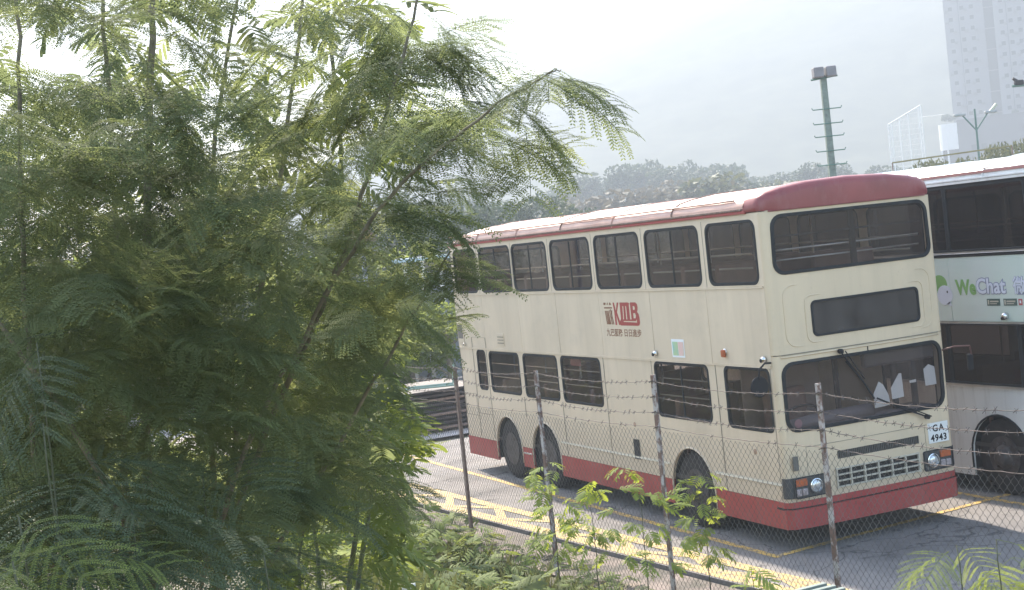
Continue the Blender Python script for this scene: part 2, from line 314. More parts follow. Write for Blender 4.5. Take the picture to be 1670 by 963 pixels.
# parking lot slab with its edge towards the fence
def hy(x, o=0.0): return -3.10+o+(x+7.63)*0.0958            # outer edge of the yellow hatching
EX0, EX1 = -14.0, 14.0
tag(MB().add([(EX0, hy(EX0)-.14, 0), (EX1, hy(EX1)-.14, 0), (EX1+6, 60, 0), (-30, 60, 0), (-26, 6, 0), (EX0, 3, 0)] +
             [(EX0, hy(EX0)-.14, -.3), (EX1, hy(EX1)-.14, -.3), (EX1+6, 60, -.3), (-30, 60, -.3), (-26, 6, -.3), (EX0, 3, -.3)],
             [(0, 1, 2, 3, 4, 5)]+[(i, (i+1) % 6, 6+(i+1) % 6, 6+i) for i in range(6)]).build('parking_lot', M_asph), kind='structure')
# broken concrete apron outside the slab
mb = MB()
tag(mb.add([(-16, hy(-16)-.16, -.05), (EX1, hy(EX1)-.16, -.05), (EX1, hy(EX1)-1.05, -.09), (-16, hy(-16)-1.05, -.09)], [(0, 1, 2, 3)]).build('pavement', M_conc), kind='structure')
def strip(name, a, b, w, z, m, dy=None, wig=0.0):
    a = np.array(a, float); b = np.array(b, float); t = (b-a)/np.linalg.norm(b-a); nn = np.array([-t[1], t[0]])*w/2
    return MB().add([(*(a-nn), z), (*(b-nn), z), (*(b+nn), z), (*(a+nn), z)], [(0, 1, 2, 3)])
def marking(mb, m): tag(mb.build('road_marking', m), kind='structure')
marking(strip('l', (-13.5, -1.53), (-0.02, -1.45), 0.10, 0.004, M_yel), M_yel)
marking(strip('l', (-0.07, -1.505), (-0.62, 2.95), 0.10, 0.008, M_yel), M_yel)
marking(strip('l', (-13.0, 2.32), (2.2, 2.2), 0.10, 0.004, M_yel), M_yel)
marking(strip('l', (EX0+.1, hy(EX0+.1)), (5, hy(5)), 0.21, 0.004, M_yel2), M_yel2)
def hi(x): return -2.67+(x+8.81)*0.0765
marking(strip('l', (EX0+.1, hi(EX0+.1)), (5, hi(5)), 0.18, 0.008, M_yel2), M_yel2)
x = -13.6; up = True
while x < 4.6:
    x2 = x+0.85
    a = (x, hy(x)+.06) if up else (x, hi(x)-.05); b = (x2, hi(x2)-.05) if up else (x2, hy(x2)+.06)
    marking(strip('l', a, b, 0.13, 0.0055+0.001*int(up), M_yel2), M_yel2); x = x2; up = not up

# ------------------------------------------------------------------ the double-decker buses
def arch_pts(cx, cz, r, zb, n=14):
    """outline of a wheel opening from left foot over the top to the right foot"""
    P = [(cx-r, zb)]
    P += [(cx-r*cos(pi*i/n), cz+r*sin(pi*i/n)) for i in range(n+1)]
    P += [(cx+r, zb)]; return P
seat_me = MB().box(-.22, -.47, .38, .22, .47, .48, .03).box(-.24, -.47, .48, -.13, .47, 1.02, .03).box(-.12, -.42, 0, -.08, -.38, .4).box(-.12, .38, 0, -.08, .42, .4).mesh('seat')
seat_me.materials.append(M_seat)
tyre_me = MB().lathe([(.27, -.13), (.34, -.145), (.47, -.135), (.50, -.10), (.505, 0), (.50, .10), (.47, .135), (.34, .145), (.27, .13)], (0, 0, 0), 'y', 36)
for j in range(36):
    a = 2*pi*j/36; tyre_me.add([(.503*cos(a+d), yy, .503*sin(a+d)) for d, yy in ((0, -.11), (.05, -.11), (.09, .11), (.04, .11))]+[(.512*cos(a+d), yy, .512*sin(a+d)) for d, yy in ((0, -.11), (.05, -.11), (.09, .11), (.04, .11))], [(4, 5, 6, 7), (0, 1, 5, 4), (2, 3, 7, 6), (1, 2, 6, 5), (3, 0, 4, 7)])
tyre_me = tyre_me.mesh('wheel'); tyre_me.materials.append(M_tyre)
M_rim = mat('grimy_steel_rim', (0.10, 0.09, 0.09), 0.65, 0.3, var=0.3, scale=9, col2=(0.045, 0.035, 0.03))
rimF = MB().lathe([(.275, -.155), (.265, -.11), (.24, -.08), (.20, -.09), (.17, -.15), (.12, -.19), (.10, -.24), (.05, -.26), (.01, -.26)], (0, 0, 0), 'y', 28)
rimR = MB().lathe([(.275, -.15), (.262, -.08), (.23, 0.0), (.17, 0.03), (.13, -.02), (.12, -.11), (.09, -.13), (.01, -.13)], (0, 0, 0), 'y', 28)
for rm, rad, dep in ((rimF, .185, -.135), (rimR, .21, 0.0)):
    for j in range(10):
        a = 2*pi*j/10; rm.lathe([(.016, dep), (.016, dep-.035), (.008, dep-.04)], (rad*cos(a), 0, rad*sin(a)), 'y', 6)
rimF = rimF.mesh('rim'); rimR = rimR.mesh('rim'); rimF.materials.append(M_rim); rimR.materials.append(M_rim)
def wheel(root, x, y, z, front, flip=False):
    w = link('wheel', tyre_me, None, root, True); w.location = (x, y, z); w.rotation_euler = (0, random.uniform(0, 3), pi if flip else 0)
    r = link('rim', rimF if front else rimR, None, w, False)
def window(root, pts_out, pts_in, plane, off, glass, rub, sliding=None, name='window', inset=0.012):
    """rubber gasket with its glass"""
    w = plate(name, pts_out, [pts_in], plane, off, 0.035, rub, root, bevel=0.004)
    gl = plate('pane', [((a-pts_c(pts_in)[0])*1.01+pts_c(pts_in)[0], (b-pts_c(pts_in)[1])*1.01+pts_c(pts_in)[1]) for a, b in pts_in], [], plane, off+(inset if plane == 'side' else -inset), 0.005, glass, w)
    if sliding:
        for s_ in sliding: 
            o = plate('window_bar', rrect(*s_, 0.004), [], plane, off+(inset-.006 if plane == 'side' else -inset+.006), 0.014, rub, w)
    return w
def pts_c(P): return (sum(p[0] for p in P)/len(P), sum(p[1] for p in P)/len(P))
def ins(u0, v0, u1, v1, r, k): return rrect(u0+k, v0+k, u1-k, v1-k, max(.02, r-k*.6))

def bus(livery, loc, label, cat):
    cream = livery == 'cream'
    R = empty('double_decker_bus', loc, label, cat)
    C = M_cream2 if cream else M_white; CF = M_cream if cream else M_white; MID = C if cream else M_mint
    L = 10.12
    zs = 0.60 if cream else 0.22                                # bottom of the main colour
    ztop = 4.03 if cream else 4.13
    arches = [(-2.16, .53, .535), (-6.70, .53, .535), (-8.19, .53, .535)]
    if cream:
        UW = [(-1.27, -.16), (-2.83, -1.44), (-4.33, -2.99), (-5.82, -4.48), (-7.29, -5.96), (-8.70, -7.37)]
        UW = [(a, b) for a, b in UW]; uz = (3.185, 3.955)
        UE = (-9.90, -8.86)
        LW = [(-1.15, -.15, 1.42, 2.19), (-2.91, -1.52, 1.44, 2.185), (-5.85, -4.51, 1.455, 2.175), (-7.28, -5.98, 1.455, 2.17), (-8.71, -7.44, 1.465, 2.17), (-9.26, -8.86, 1.48, 2.18)]
        rad = .12
    else:
        UW = [(-1.30, -.14), (-2.78, -1.33), (-4.26, -2.81), (-5.74, -4.29), (-7.22, -5.77), (-8.70, -7.25)]; uz = (3.24, 4.095); UE = (-9.95, -8.73)
        LW = [(-1.62, -.14, 1.47, 2.27), (-2.95, -1.65, 1.47, 2.27), (-4.43, -2.98, 1.47, 2.27), (-5.91, -4.46, 1.47, 2.27), (-7.39, -5.94, 1.47, 2.27), (-8.7, -7.42, 1.47, 2.27)]
        rad = .05
    kin = 0.034 if cream else 0.02
    gm = M_glass if cream else M_glassd
    U = UW+[UE]
    zmid0, zmid1 = (2.215, 3.145) if cream else (2.30, 3.20)
    for pl, off in (('side', -1.25), ('far', 1.25)):
        near = pl == 'side'
        holes = [rrect(a, uz[0], b, uz[1], rad) for a, b in U]
        plate('upper_window_panel', rrect(-L+.06, zmid1+.004, -.08, ztop, .002, 1), holes, pl, off, .035, C if cream else M_black, R)
        xsplit = [-.08, -1.39, -2.84, -4.35, -5.80, -7.24, -8.78, -L+.06]
        for a, b in zip(xsplit[:-1], xsplit[1:]):
            o = plate('side_panel', rrect(b+.004, zmid0, a-.004, zmid1, .003, 1), [], pl, off-(0 if not near else random.uniform(0, .003)), .03, MID, R, bevel=0.002)
        mb = MB(); mb.box(-L+.06, *((-1.222, ) if near else (1.21, )), zmid0-.02, -.1, (-1.212 if near else 1.222), zmid1+.02); mb.build('inner_lining', M_seam if cream else M_seam, R)
        out = [(-L+.06, zs)]
        for cx, cz, r in sorted(arches): out += arch_pts(cx, cz, r, zs) if zs < cz else [(cx-math.sqrt(r*r-(zs-cz)**2), zs)]+[(cx-r*cos(t), cz+r*sin(t)) for t in np.linspace(math.asin((zs-cz)/r), pi-math.asin((zs-cz)/r), 15)][1:-1]+[(cx+math.sqrt(r*r-(zs-cz)**2), zs)]
        out += [(-.08, zs), (-.08, zmid0-.004), (-L+.06, zmid0-.004)]
        LWn = LW if near else [(-8.71, -7.44, 1.465, 2.17), (-7.28, -5.98, 1.455, 2.17), (-5.85, -4.51, 1.455, 2.175), (-4.2, -3.1, .42 if 0 else .75, 2.17), (-1.25, -.2, .75, 2.17)]
        plate('lower_side_panel', out, [rrect(a, c, b, d, rad*.8) for a, b, c, d in LWn], pl, off, .035, C, R)
        for a, b in U:
            mm = [((a+b)/2-.012, uz[0]+.04, (a+b)/2+.012, uz[1]-.04)] if cream and near and a > -9.5 and a < -1 else None
            window(R, rrect(a-.004, uz[0]-.004, b+.004, uz[1]+.004, rad), ins(a, uz[0], b, uz[1], rad, kin), pl, off+(-.006 if near else .006), gm, M_rub, mm if b-a > 1.2 else None)
        for (a, b, c, d) in LWn:
            window(R, rrect(a-.004, c-.004, b+.004, d+.004, rad*.8), ins(a, c, b, d, rad*.8, kin if b-a > .5 else .02), pl, off+(-.006 if near else .006), gm, M_rub, [((a+b)/2-.01, c+.04, (a+b)/2+.01, d-.04)] if near and a < -1.5 and a > -5 and cream else None)
        if cream:                                                          # red skirt pieces between the wheels
            cuts = [-L+.06]
            for cx, cz, r in sorted(arches): cuts += [cx-r, cx+r]
            cuts += [-.08]
            for a, b in zip(cuts[0::2], cuts[1::2]):
                def ed(x0, sg):
                    return [(x0+sg*(arches[0][2]-math.sqrt(arches[0][2]**2-(z-.53)**2)), z) for z in (.53, .565, .596)]
                lft = [(a, .596)] if a < -10 else ed(a, -1)[::-1]; rgt = [(b, .596)] if b > -.1 else ed(b, 1)
                zb = .27 if b < -1 else .275
                plate('skirt_panel', lft+[(a, zb), (b, zb)]+rgt, [], pl, off+(-.004 if near else .004), .03, M_red, R)
        # mouldings
        sg = -1 if near else 1
        for (zz, x0, x1) in ((3.155, -L+.1, -.1), (2.205, -L+.1, -.1)) if cream else ():
            MB().box(x0, sg*1.252, zz-.012, x1, sg*1.262, zz+.012, .004).build('moulding', C, R)
        if cream:
            for (x0, x1) in ((-6.1, -2.72), (-1.58, -.1)): MB().box(x0, sg*1.252, .80, x1, sg*1.263, .822, .005).build('moulding', mat('polished_trim', (0.72, 0.68, 0.58), 0.3, 0.2, var=.05), R)
        else:
            plate('window_band', rrect(-L+.1, 1.462, -.1, 2.282, .004, 1), [rrect(a-.006, c-.006, b+.006, d+.006, rad*.8) for a, b, c, d in LWn], pl, sg*1.2525, .004, M_black, R)
            MB().box(-L+.1, sg*1.252, 3.205, -.1, sg*1.272, 3.232, .004).build('moulding', M_steel, R)
            MB().box(-L+.1, sg*1.251, 3.160, -.1, sg*1.258, 3.20).build('moulding', M_black, R)
            MB().box(-L+.1, sg*1.252, 2.275, -.1, sg*1.264, 2.297, .004).build('moulding', M_steel, R)
            MB().box(-L+.1, sg*1.252, 1.425, -.1, sg*1.266, 1.458, .004).build('moulding', M_steel, R)
            MB().box(-L+.1, sg*1.2515, 1.46, -.1, sg*1.2535, 1.472).build('moulding', M_black, R)
    # front face
    fz = 2.335
    def fx(mesh_obj, k=.05):                                   # bow the front: straight slices, then curve
        me = mesh_obj.data; bm = bmesh.new(); bm.from_mesh(me)
        for yy in np.linspace(-1.1, 1.1, 12): bmesh.ops.bisect_plane(bm, geom=bm.verts[:]+bm.edges[:]+bm.faces[:], plane_co=(0, yy, 0), plane_no=(0, 1, 0))
        for v in bm.verts: v.co.x -= k*(abs(v.co.y)/1.2)**2.4
        bm.to_mesh(me); bm.free(); return mesh_obj
    bow = lambda y: -.05*(abs(y)/1.2)**2.4
    uwP = quadrr((-1.13, 3.985), (1.16, 3.985), (1.18, 3.27), (-1.15, 3.27), .15); uwI = quadrr((-1.085, 3.945), (1.115, 3.945), (1.135, 3.31), (-1.105, 3.31), .12)
    dP = rrect(-.70, 2.50, .90, 2.93, .07); dI = rrect(-.672, 2.528, .872, 2.902, .055)
    lwP = quadrr((-1.175, 2.245), (1.19, 2.245), (1.175, 1.41), (-1.18, 1.41), .16); lwI = quadrr((-1.13, 2.205), (1.145, 2.205), (1.13, 1.45), (-1.135, 1.45), .13)
    fx(plate('front_panel', rrect(-1.17, fz+.004, 1.17, ztop+.01, .002, 1), [uwP, dP], 'front', .03, .03, CF, R))
    grI = rrect(-.57, .685, .65, .905, .01, 1); vtI = rrect(-.53, 1.02, .68, 1.115, .01, 1)
    HLl = rrect(-1.165, .645, -.70, .885, .02, 2); HLr = rrect(.73, .665, 1.165, .905, .02, 2)
    fx(plate('front_panel', rrect(-1.17, .60, 1.17, fz-.006, .002, 1), [lwP, grI, vtI, HLl, HLr], 'front', .03, .03, CF, R))
    for sy in (-1, 1):                                          # rounded corner posts
        for (z0, z1, mm) in ((.60, fz-.006, CF), (fz+.004, ztop, CF)):
            pr = [(-.08, sy*1.25)]+[(-.08+.062*sin(t), sy*(1.17+.08*cos(t))) for t in np.linspace(0, pi/2, 7)]+[(-.017, sy*1.168), (-.05, sy*1.168), (-.08, sy*1.22)]
            n = len(pr)
            MB().add([(a, b, z0) for a, b in pr]+[(a, b, z1) for a, b in pr], [tuple(range(n)), tuple(range(n, 2*n))]+[(i, (i+1) % n, n+(i+1) % n, n+i) for i in range(n)]).build('corner_post', mm, R)
    gf = M_glassf
    for nm, a, b, gl in (('upper_windscreen', uwP, uwI, gf), ('destination_window', dP, dI, glassmat('destination_glass', (.35, .34, .33), .3, (.17, .155, .15))), ('windscreen', lwP, lwI, gf)):
        w = window(R, a, b, 'front', .042, gl, M_rub, name=nm, inset=.014); fx(w)
        for c in w.children: fx(c)
    # seam between the decks and pressed panel outline
    MB().tube([(.03+bow(y)+.004, y, fz-.001) for y in np.linspace(-1.16, 1.16, 13)], .007, 5).build('deck_seam', M_seam, R)
    MB().tube([(.036+bow(y), y, fz-.028) for y in np.linspace(-1.16, 1.16, 13)], .012, 6).build('gutter', CF, R, True)
    ring = rrect(-1.06, 2.415, 1.10, 3.14, .14)
    MB().tube([(.030+bow(a), a, b) for a, b in ring+[ring[0]]], .008, 5, False).build('pressed_outline', CF, R, True)
    ring = rrect(-.775, 2.44, .975, 2.995, .09)
    MB().tube([(.030+bow(a), a, b) for a, b in ring+[ring[0]]], .009, 5, False).build('pressed_outline', CF, R, True)
    # roof
    dz = 0.0 if cream else 0.10
    prof = [(-1.262, 4.035), (-1.275, 4.10), (-1.24, 4.165), (-1.14, 4.225), (-.95, 4.27), (-.6, 4.315), (0, 4.335)]
    prof = prof+[(-y, z) for y, z in prof[-2::-1]]
    def loft(secs):
        n = len(prof); mb = MB()
        mb.add([p for s in secs for p in s], [(i*n+j, i*n+j+1, (i+1)*n+j+1, (i+1)*n+j) for i in range(len(secs)-1) for j in range(n-1)]); return mb
    xr = [-.33, -2.0, -3.66, -5.32, -6.98, -8.64, -10.02]
    MR = M_roofred if cream else M_white
    for i, (a, b) in enumerate(zip(xr[:-1], xr[1:])):
        lift = .012 if i % 2 == 0 else .0
        tail = 0.0
        secs = []
        ths = np.linspace(a, b-.02, 5)
        for t in ths:
            dr = 0 if t > -9.3 else -(abs(t+9.3)/.72)**2*.16
            secs.append([(t, y, z+dz+(lift*1.0)+(dr if z > 4.13 else dr*.3)) for y, z in prof])
        o = loft(secs).build('roof_panel', MR, R, True)
        MB().tube([(b, y*1.003, z+dz+lift+.002+(-.12 if b < -9.9 and z > 4.13 else 0)) for y, z in prof], .012, 5).build('roof_seam', M_rust2 if (cream and i in (0, 2)) else MR, R)
    MB().tube([(x_, -1.245+.004*sin(x_*9), 4.185+dz+.012) for x_ in np.arange(-10.0, -.3, .35)], .013, 5).build('roof_edge_bead', MR, R, True)
    MB().box(-L+.04, -1.276, ztop-.002+.0, -.30, -1.25, 4.095+dz-.03, .004).build('gutter', M_red if cream else M_white, R)
    MB().box(-L+.04, 1.25, ztop-.002, -.30, 1.276, 4.095+dz-.03, .004).build('gutter', M_red if cream else M_white, R)
    MB().box(-L+.04, -1.288, 4.088+dz-.02, -.36, -1.266, 4.112+dz-.02, .004).build('drip_rail', M_rust2 if cream else M_white, R)
    # front dome
    secs = []
    for xx, kz, ky in ((-.345, 0.005, 1.0), (-.22, 0.018, 1.0), (-.08, .018, .998), (-.005, .008, .992), (.030, -.010, .982), (.050, -.045, .972), (.056, -.09, .965), (.062, -.175, .96)):
        secs.append([((xx if abs(y) < 1.2 else min(xx, -.02+xx*.4)) + (bow(y) if xx > -.2 else 0), y*ky, (max(ztop+.012, z+dz+.012+kz) if z > 4.12 else (ztop+.012 if z < 4.05 else ztop+.05))) for y, z in prof])
    n = len(prof)
    low = [((.062+bow(y)*1.0 if abs(y) < 1.2 else .0+bow(y)), y*.955, ztop+.006) for y, z in prof]
    secs.append(low)
    dm = loft(secs).build('front_dome', M_dome if cream else M_white, R, True)
    MB().tube([(.050+bow(y), y*.955, ztop+.002) for y in np.linspace(-1.2, 1.2, 15)], .010, 5).build('dome_lip', M_dome if cream else M_white, R)
    if not cream:
        MB().box(-L+.05, -1.268-.012, 4.235, -.2, -1.262, 4.270).build('stripe', mat('faded_stripe', (.42, .19, .17), .5), R)
    # rear
    plate('rear_panel', rrect(-1.25, .35, 1.25, ztop, .03), [rrect(-.95, 3.15, .95, 3.85, .1)], 'front', -L+.09, .03, C, R)
    window(R, rrect(-.954, 3.146, .954, 3.854, .1), rrect(-.91, 3.19, .91, 3.81, .08), 'front', -L+.07, gm, M_rub, name='rear_window')
    # decks, ceilings, seats
    MB().box(-L+.12, -1.2, .62, -.12, 1.2, .67).build('lower_floor', M_floor, R)
    MB().box(-L+.12, -1.2, 2.33, -.35, 1.2, 2.42).build('upper_floor', M_lining, R)
    MB().box(-L+.12, -1.2, 4.02+dz*.8, -.12, 1.2, 4.05+dz*.8).build('ceiling', M_lining, R)
    MB().box(-.34, -1.1, 2.42, -.28, 1.1, 3.1).build('front_bulkhead', M_lining, R)
    mb = MB()
    for z0 in (2.42, .67):
        pass
    for k in range(11):
        for yy in (-.72, .72):
            s = link('seat', seat_me, None, R); s.location = (-1.0-.83*k, yy, 2.42)
            if 1 <= k <= 9 and not (yy > 0 and k in (1, 3, 4)):
                s = link('seat', seat_me, None, R); s.location = (-1.5-.83*k, yy, .67)
    mb = MB()
    for z in (3.38, 3.55):
        mb2 = MB().tube([(-L+.3, -1.17, z), (-.4, -1.17, z)], .012, 6); mb2.build('guard_rail', M_rail, R, True); MB().tube([(-L+.3, 1.17, z), (-.4, 1.17, z)], .012, 6).build('guard_rail', M_rail, R, True)
    if cream:
        for z in (3.62,): MB().tube([(-.12, -1.05, z-.06), (-.12, 1.08, z-.06)], .012, 6).build('guard_rail', M_steel, R, True)
        MB().tube([(-.12, -1.05, 3.44), (-.12, 1.08, 3.44)], .010, 6).build('guard_rail', M_steel, R, True)
        MB().tube([(-L+.3, -1.16, 1.72), (-1.3, -1.16, 1.72)], .010, 6).tube([(-L+.3, -1.16, 1.95), (-1.3, -1.16, 1.95)], .010, 6).build('guard_rail', M_rail, R, True)
    for k in range(7):
        MB().tube([(-1.3-1.35*k, -.36, 2.42), (-1.3-1.35*k, -.36, 4.02)], .016, 6).tube([(-1.3-1.35*k, .36, 2.42), (-1.3-1.35*k, .36, 4.02)], .016, 6).build('grab_pole', M_steel if k % 2 else M_lining, R, True)
        MB().tube([(-1.6-1.35*k, -.36, .67), (-1.6-1.35*k, -.36, 2.33)], .016, 6).build('grab_pole', M_steel, R, True)
    # chassis, wheel wells
    MB().box(-L+.2, -1.0, .34, -.25, 1.0, .61).build('chassis', M_under, R)
    for (a, b) in ((-9.95, -8.75), (-6.14, -2.72), (-1.6, -.2)): MB().box(a, -1.19, .36, b, 1.19, .60).build('underframe', M_under, R)
    for cx, cz, r in arches:
        for sy in (-1, 1):
            A = arch_pts(cx, cz, r+.03, .3, 12); n = len(A)
            MB().add([(a, sy*1.235, b) for a, b in A]+[(a, sy*.80, b) for a, b in A], [(i, i+1, n+i+1, n+i) for i in range(n-1)]+[tuple(range(n, 2*n))]).build('wheel_well', M_under, R)
            if sy < 0: MB().tube([(a, -1.252, b) for a, b in arch_pts(cx, cz, r+.004, .33, 16)], .014, 5).build('arch_lip', M_rub if not cream else M_cream2, R, True)
            front = cx > -3
            wheel(R, cx, sy*(1.055 if front else 1.06), .512, front, sy > 0)
            if not front: wheel(R, cx, sy*.70, .512, False, sy > 0)
        MB().tube([(cx, -1.0, .5), (cx, 1.0, .5)], .07, 8).build('axle', M_under, R)
    # bumper
    bp = [(.075, 0), (.068, .6), (.045, 1.0), (.01, 1.2), (-.06, 1.272), (-.22, 1.262), (-.22, 1.2), (-.1, 1.15), (0, .9), (.02, 0)]
    def bump(z0, z1, k=0.0):
        P = [(x_-k, y) for x_, y in bp[:6]]; pts = [(x_, -y) for x_, y in P[::-1]]+P[1:]; inner = [(x_-.06, y*.97) for x_, y in pts]
        n = len(pts); mb = MB()
        mb.add([(x_, y, z0) for x_, y in pts]+[(x_, y, z1) for x_, y in pts]+[(x_, y, z0) for x_, y in inner]+[(x_, y, z1) for x_, y in inner],
               [(i, i+1, n+i+1, n+i) for i in range(n-1)]+[(n+i, n+i+1, 3*n+i+1, 3*n+i) for i in range(n-1)]+[(i, 2*n+i, 2*n+i+1, i+1) for i in range(n-1)]+[(2*n+i, 3*n+i, 3*n+i+1, 2*n+i+1) for i in range(n-1)])
        return mb
    mr = M_red if cream else M_white
    bump(.285, .515).build('bumper', mr, R); bump(.532, .600, .018).build('bumper_top', mr, R); bump(.51, .536, .03).build('bumper_groove', M_under, R)
    # grille, vent, lamps
    MB().box(-.03, -.60, .66, .0, .68, .93).build('radiator_shade', M_under, R)
    for k in range(7):
        y = -.57+1.22*k/6; MB().box(.012, y-.011, .672, .046, y+.011, .915, .003).build('grille_bar', M_silver, R)
    for k in range(4):
        z = .688+.215*k/3; MB().box(.014, -.585, z-.009, .043, .665, z+.009, .003).build('grille_bar', M_silver, R)
    MB().box(-.01, -.55, 1.0, .012, .70, 1.13).build('vent_recess', M_under, R)
    mb = MB()
    for k in range(46): mb.box(.012, -.525+.0265*k, 1.02, .032, -.525+.0265*k+.009, 1.115)
    tag(mb.build('vent_slat', mat('vent_grey', (0.12, 0.115, 0.10), .7), R), kind='stuff')
    for sy, H in ((-1, HLl), (1, HLr)):
        z0, z1 = (.645, .885) if sy < 0 else (.665, .905)
        ya, yb = (.70, 1.165)
        hl = MB().box(-.05, min(sy*ya, sy*yb), z0, .012, max(sy*ya, sy*yb), z1).build('headlight_housing', mat('lamp_housing', (0.05, 0.052, 0.055), .5), R)
        MB().tube([(.036, a, b) for a, b in H+[H[0]]], .007, 4, False).build('bezel', M_rub, hl)
        MB().lathe([(.088, .0), (.088, .03), (.078, .034), (.074, .012)], (.008, sy*.87, (z0+z1)/2-.005), 'x', 24).build('bezel', M_chrome, hl)
        MB().lathe([(.076, .0), (.073, .02), (.05, .032), (.02, .037), (.005, .038)], (.012, sy*.87, (z0+z1)/2-.005), 'x', 24).build('headlight', M_lampglass, hl, True)
        MB().box(.0, min(sy*.99, sy*1.15), z1-.105, .030, max(sy*.99, sy*1.15), z1-.02, .008).build('indicator', M_amber, hl)
        for j in (0, 1): MB().box(.0, min(sy*(.99+.085*j), sy*(1.065+.085*j)), z0+.02, .028, max(sy*(.99+.085*j), sy*(1.065+.085*j)), z0+.105, .012).build('side_lamp', M_smoke, hl)
        MB().add([(-.08+(.062+e)*sin(t), sy*(1.17+(.08+e)*cos(t)), z) for z in (z0, z1) for e in (.002, .012) for t in np.linspace(-.35, pi/2+.3, 9)], [(i, i+1, 19+i, 18+i) for i in range(8)]+[(9+i, 10+i, 28+i, 27+i) for i in range(8)]+[(i, i+1, 10+i, 9+i) for i in range(8)]+[(18+i, 19+i, 28+i, 27+i) for i in range(8)]+[(0, 9, 27, 18), (8, 17, 35, 26)]).build('headlight_wrap', mat('lamp_housing', (0.05, 0.052, 0.055), .5), R)
    return R

B1 = bus('cream', (0, 0, 0), 'cream double-decker bus with red roof and red skirt parked facing right behind the wire fence', 'bus')
R = B1
def P(mb, name, m, smooth=False, parent=None): return mb.build(name, m, parent or R, smooth)
# --- writing and emblem on the cream bus
M_logo = mat('logo_red', (0.34, 0.045, 0.035), 0.5, var=0.06); M_logo2 = mat('logo_brown', (0.22, 0.085, 0.035), 0.5, var=0.06)
lx, lz, lw_, lh_ = -4.20, 2.665, 1.03, .325
def LG(P_): return [(lx+a*lw_, lz+b*lh_) for a, b in P_]
emb = [[(0, .90), (.055, .90), (.065, 1.0), (0, 1.0)], [(.095, .90), (.12, .90), (.13, 1.0), (.11, 1.0)], [(.16, .90), (.23, .90), (.20, 1.0), (.175, 1.0)], [(.01, .74), (.24, .74), (.24, .80), (.01, .80)],
       [(.02, .64), (.045, .64), (.075, .04), (.05, .04)], [(.06, .64), (.085, .64), (.115, .04), (.085, .04)], [(.10, .64), (.125, .64), (.175, .04), (.12, .04)],
       [(.145, .66), (.165, .66), (.225, .04), (.20, .04)], [(.18, .70), (.205, .70), (.265, .04), (.24, .04)], [(.22, .66), (.24, .66), (.215, .30), (.20, .30)]]
poly('emblem', [LG(p) for p in emb], 'side', -1.2515, M_logo2, R)
kk = [[(.275, 1.0), (.315, 1.0), (.345, .62), (.345, .02), (.30, .02), (.30, .62)], [(.40, 1.0), (.445, 1.0), (.375, .58), (.46, .02), (.405, .02), (.345, .48), (.345, .62)]]
poly('lettering', [LG(p) for p in kk], 'side', -1.2515, M_logo, R)
outer = [(.475, 1.0), (.70, 1.0), (.735, .98), (.75, .94), (.77, .94), (.775, 1.0), (.92, 1.0), (.965, .93), (.975, .80), (.965, .66), (.945, .60), (.985, .50), (1.0, .35), (1.0, .12), (.975, .02), (.93, 0), (.46, 0), (.43, .06), (.425, .14), (.475, .30)]
hl_ = [[(.535, .27), (.55, .84), (.575, .84), (.56, .27)], [(.625, .27), (.63, .84), (.655, .84), (.655, .27)], [(.735, .27), (.735, .92), (.77, .92), (.775, .27)],
       [(.54, .16), (.55, .20), (.89, .20), (.915, .28), (.92, .14)], [(.84, .68), (.84, .84), (.885, .84), (.895, .76), (.885, .68)], [(.835, .32), (.835, .54), (.89, .54), (.905, .43), (.89, .32)]]
plate('lettering', LG(outer), [LG(h) for h in hl_], 'side', -1.2530, .003, M_logo, R)
text('lettering', '九巴服務', -4.19, 2.520, .115, 'side', -1.2520, M_logo2, R, sx=1.05, bold=.0015)
text('lettering', '日日進步', -3.67, 2.520, .115, 'side', -1.2520, M_logo2, R, sx=1.12, bold=.0015)
# poster
P(MB().box(-2.37, -1.254, 2.26, -2.05, -1.2515, 2.50), 'poster', M_paper)
for x0, ca, cb in ((-2.345, (0.30, 0.52, 0.46), (0.42, 0.56, 0.32)), (-2.20, (0.50, 0.60, 0.38), (0.72, 0.50, 0.45))):
    m = mat('poster_print_%d' % int(-x0*100), ca, .6, scale=5, col2=cb, thr=(.42, .58), detail=1); P(MB().box(x0, -1.2565, 2.285, x0+.135, -1.2545, 2.465), 'poster_print', m)
# side lamps
l = P(MB().lathe([(.045, 0), (.045, -.012), (.03, -.02), (.005, -.02)], (-1.07, -1.25, 2.36), 'y', 16), 'side_repeater', M_chrome)
P(MB().box(-1.105, -1.305, 2.30, -1.035, -1.262, 2.395, .015), 'amber_lens', M_amber, parent=l)
for xx, zz in ((-2.80, 2.30), (-.21, 2.30)):
    l = P(MB().lathe([(.038, 0), (.042, -.02), (.03, -.05), (.005, -.06)], (xx, -1.25, zz), 'y', 16), 'vent_cowl', M_chrome, True)
    P(MB().lathe([(.022, -.03), (.022, -.068), (.004, -.068)], (xx, -1.25, zz-.012), 'y', 12), 'nozzle', M_black, parent=l)
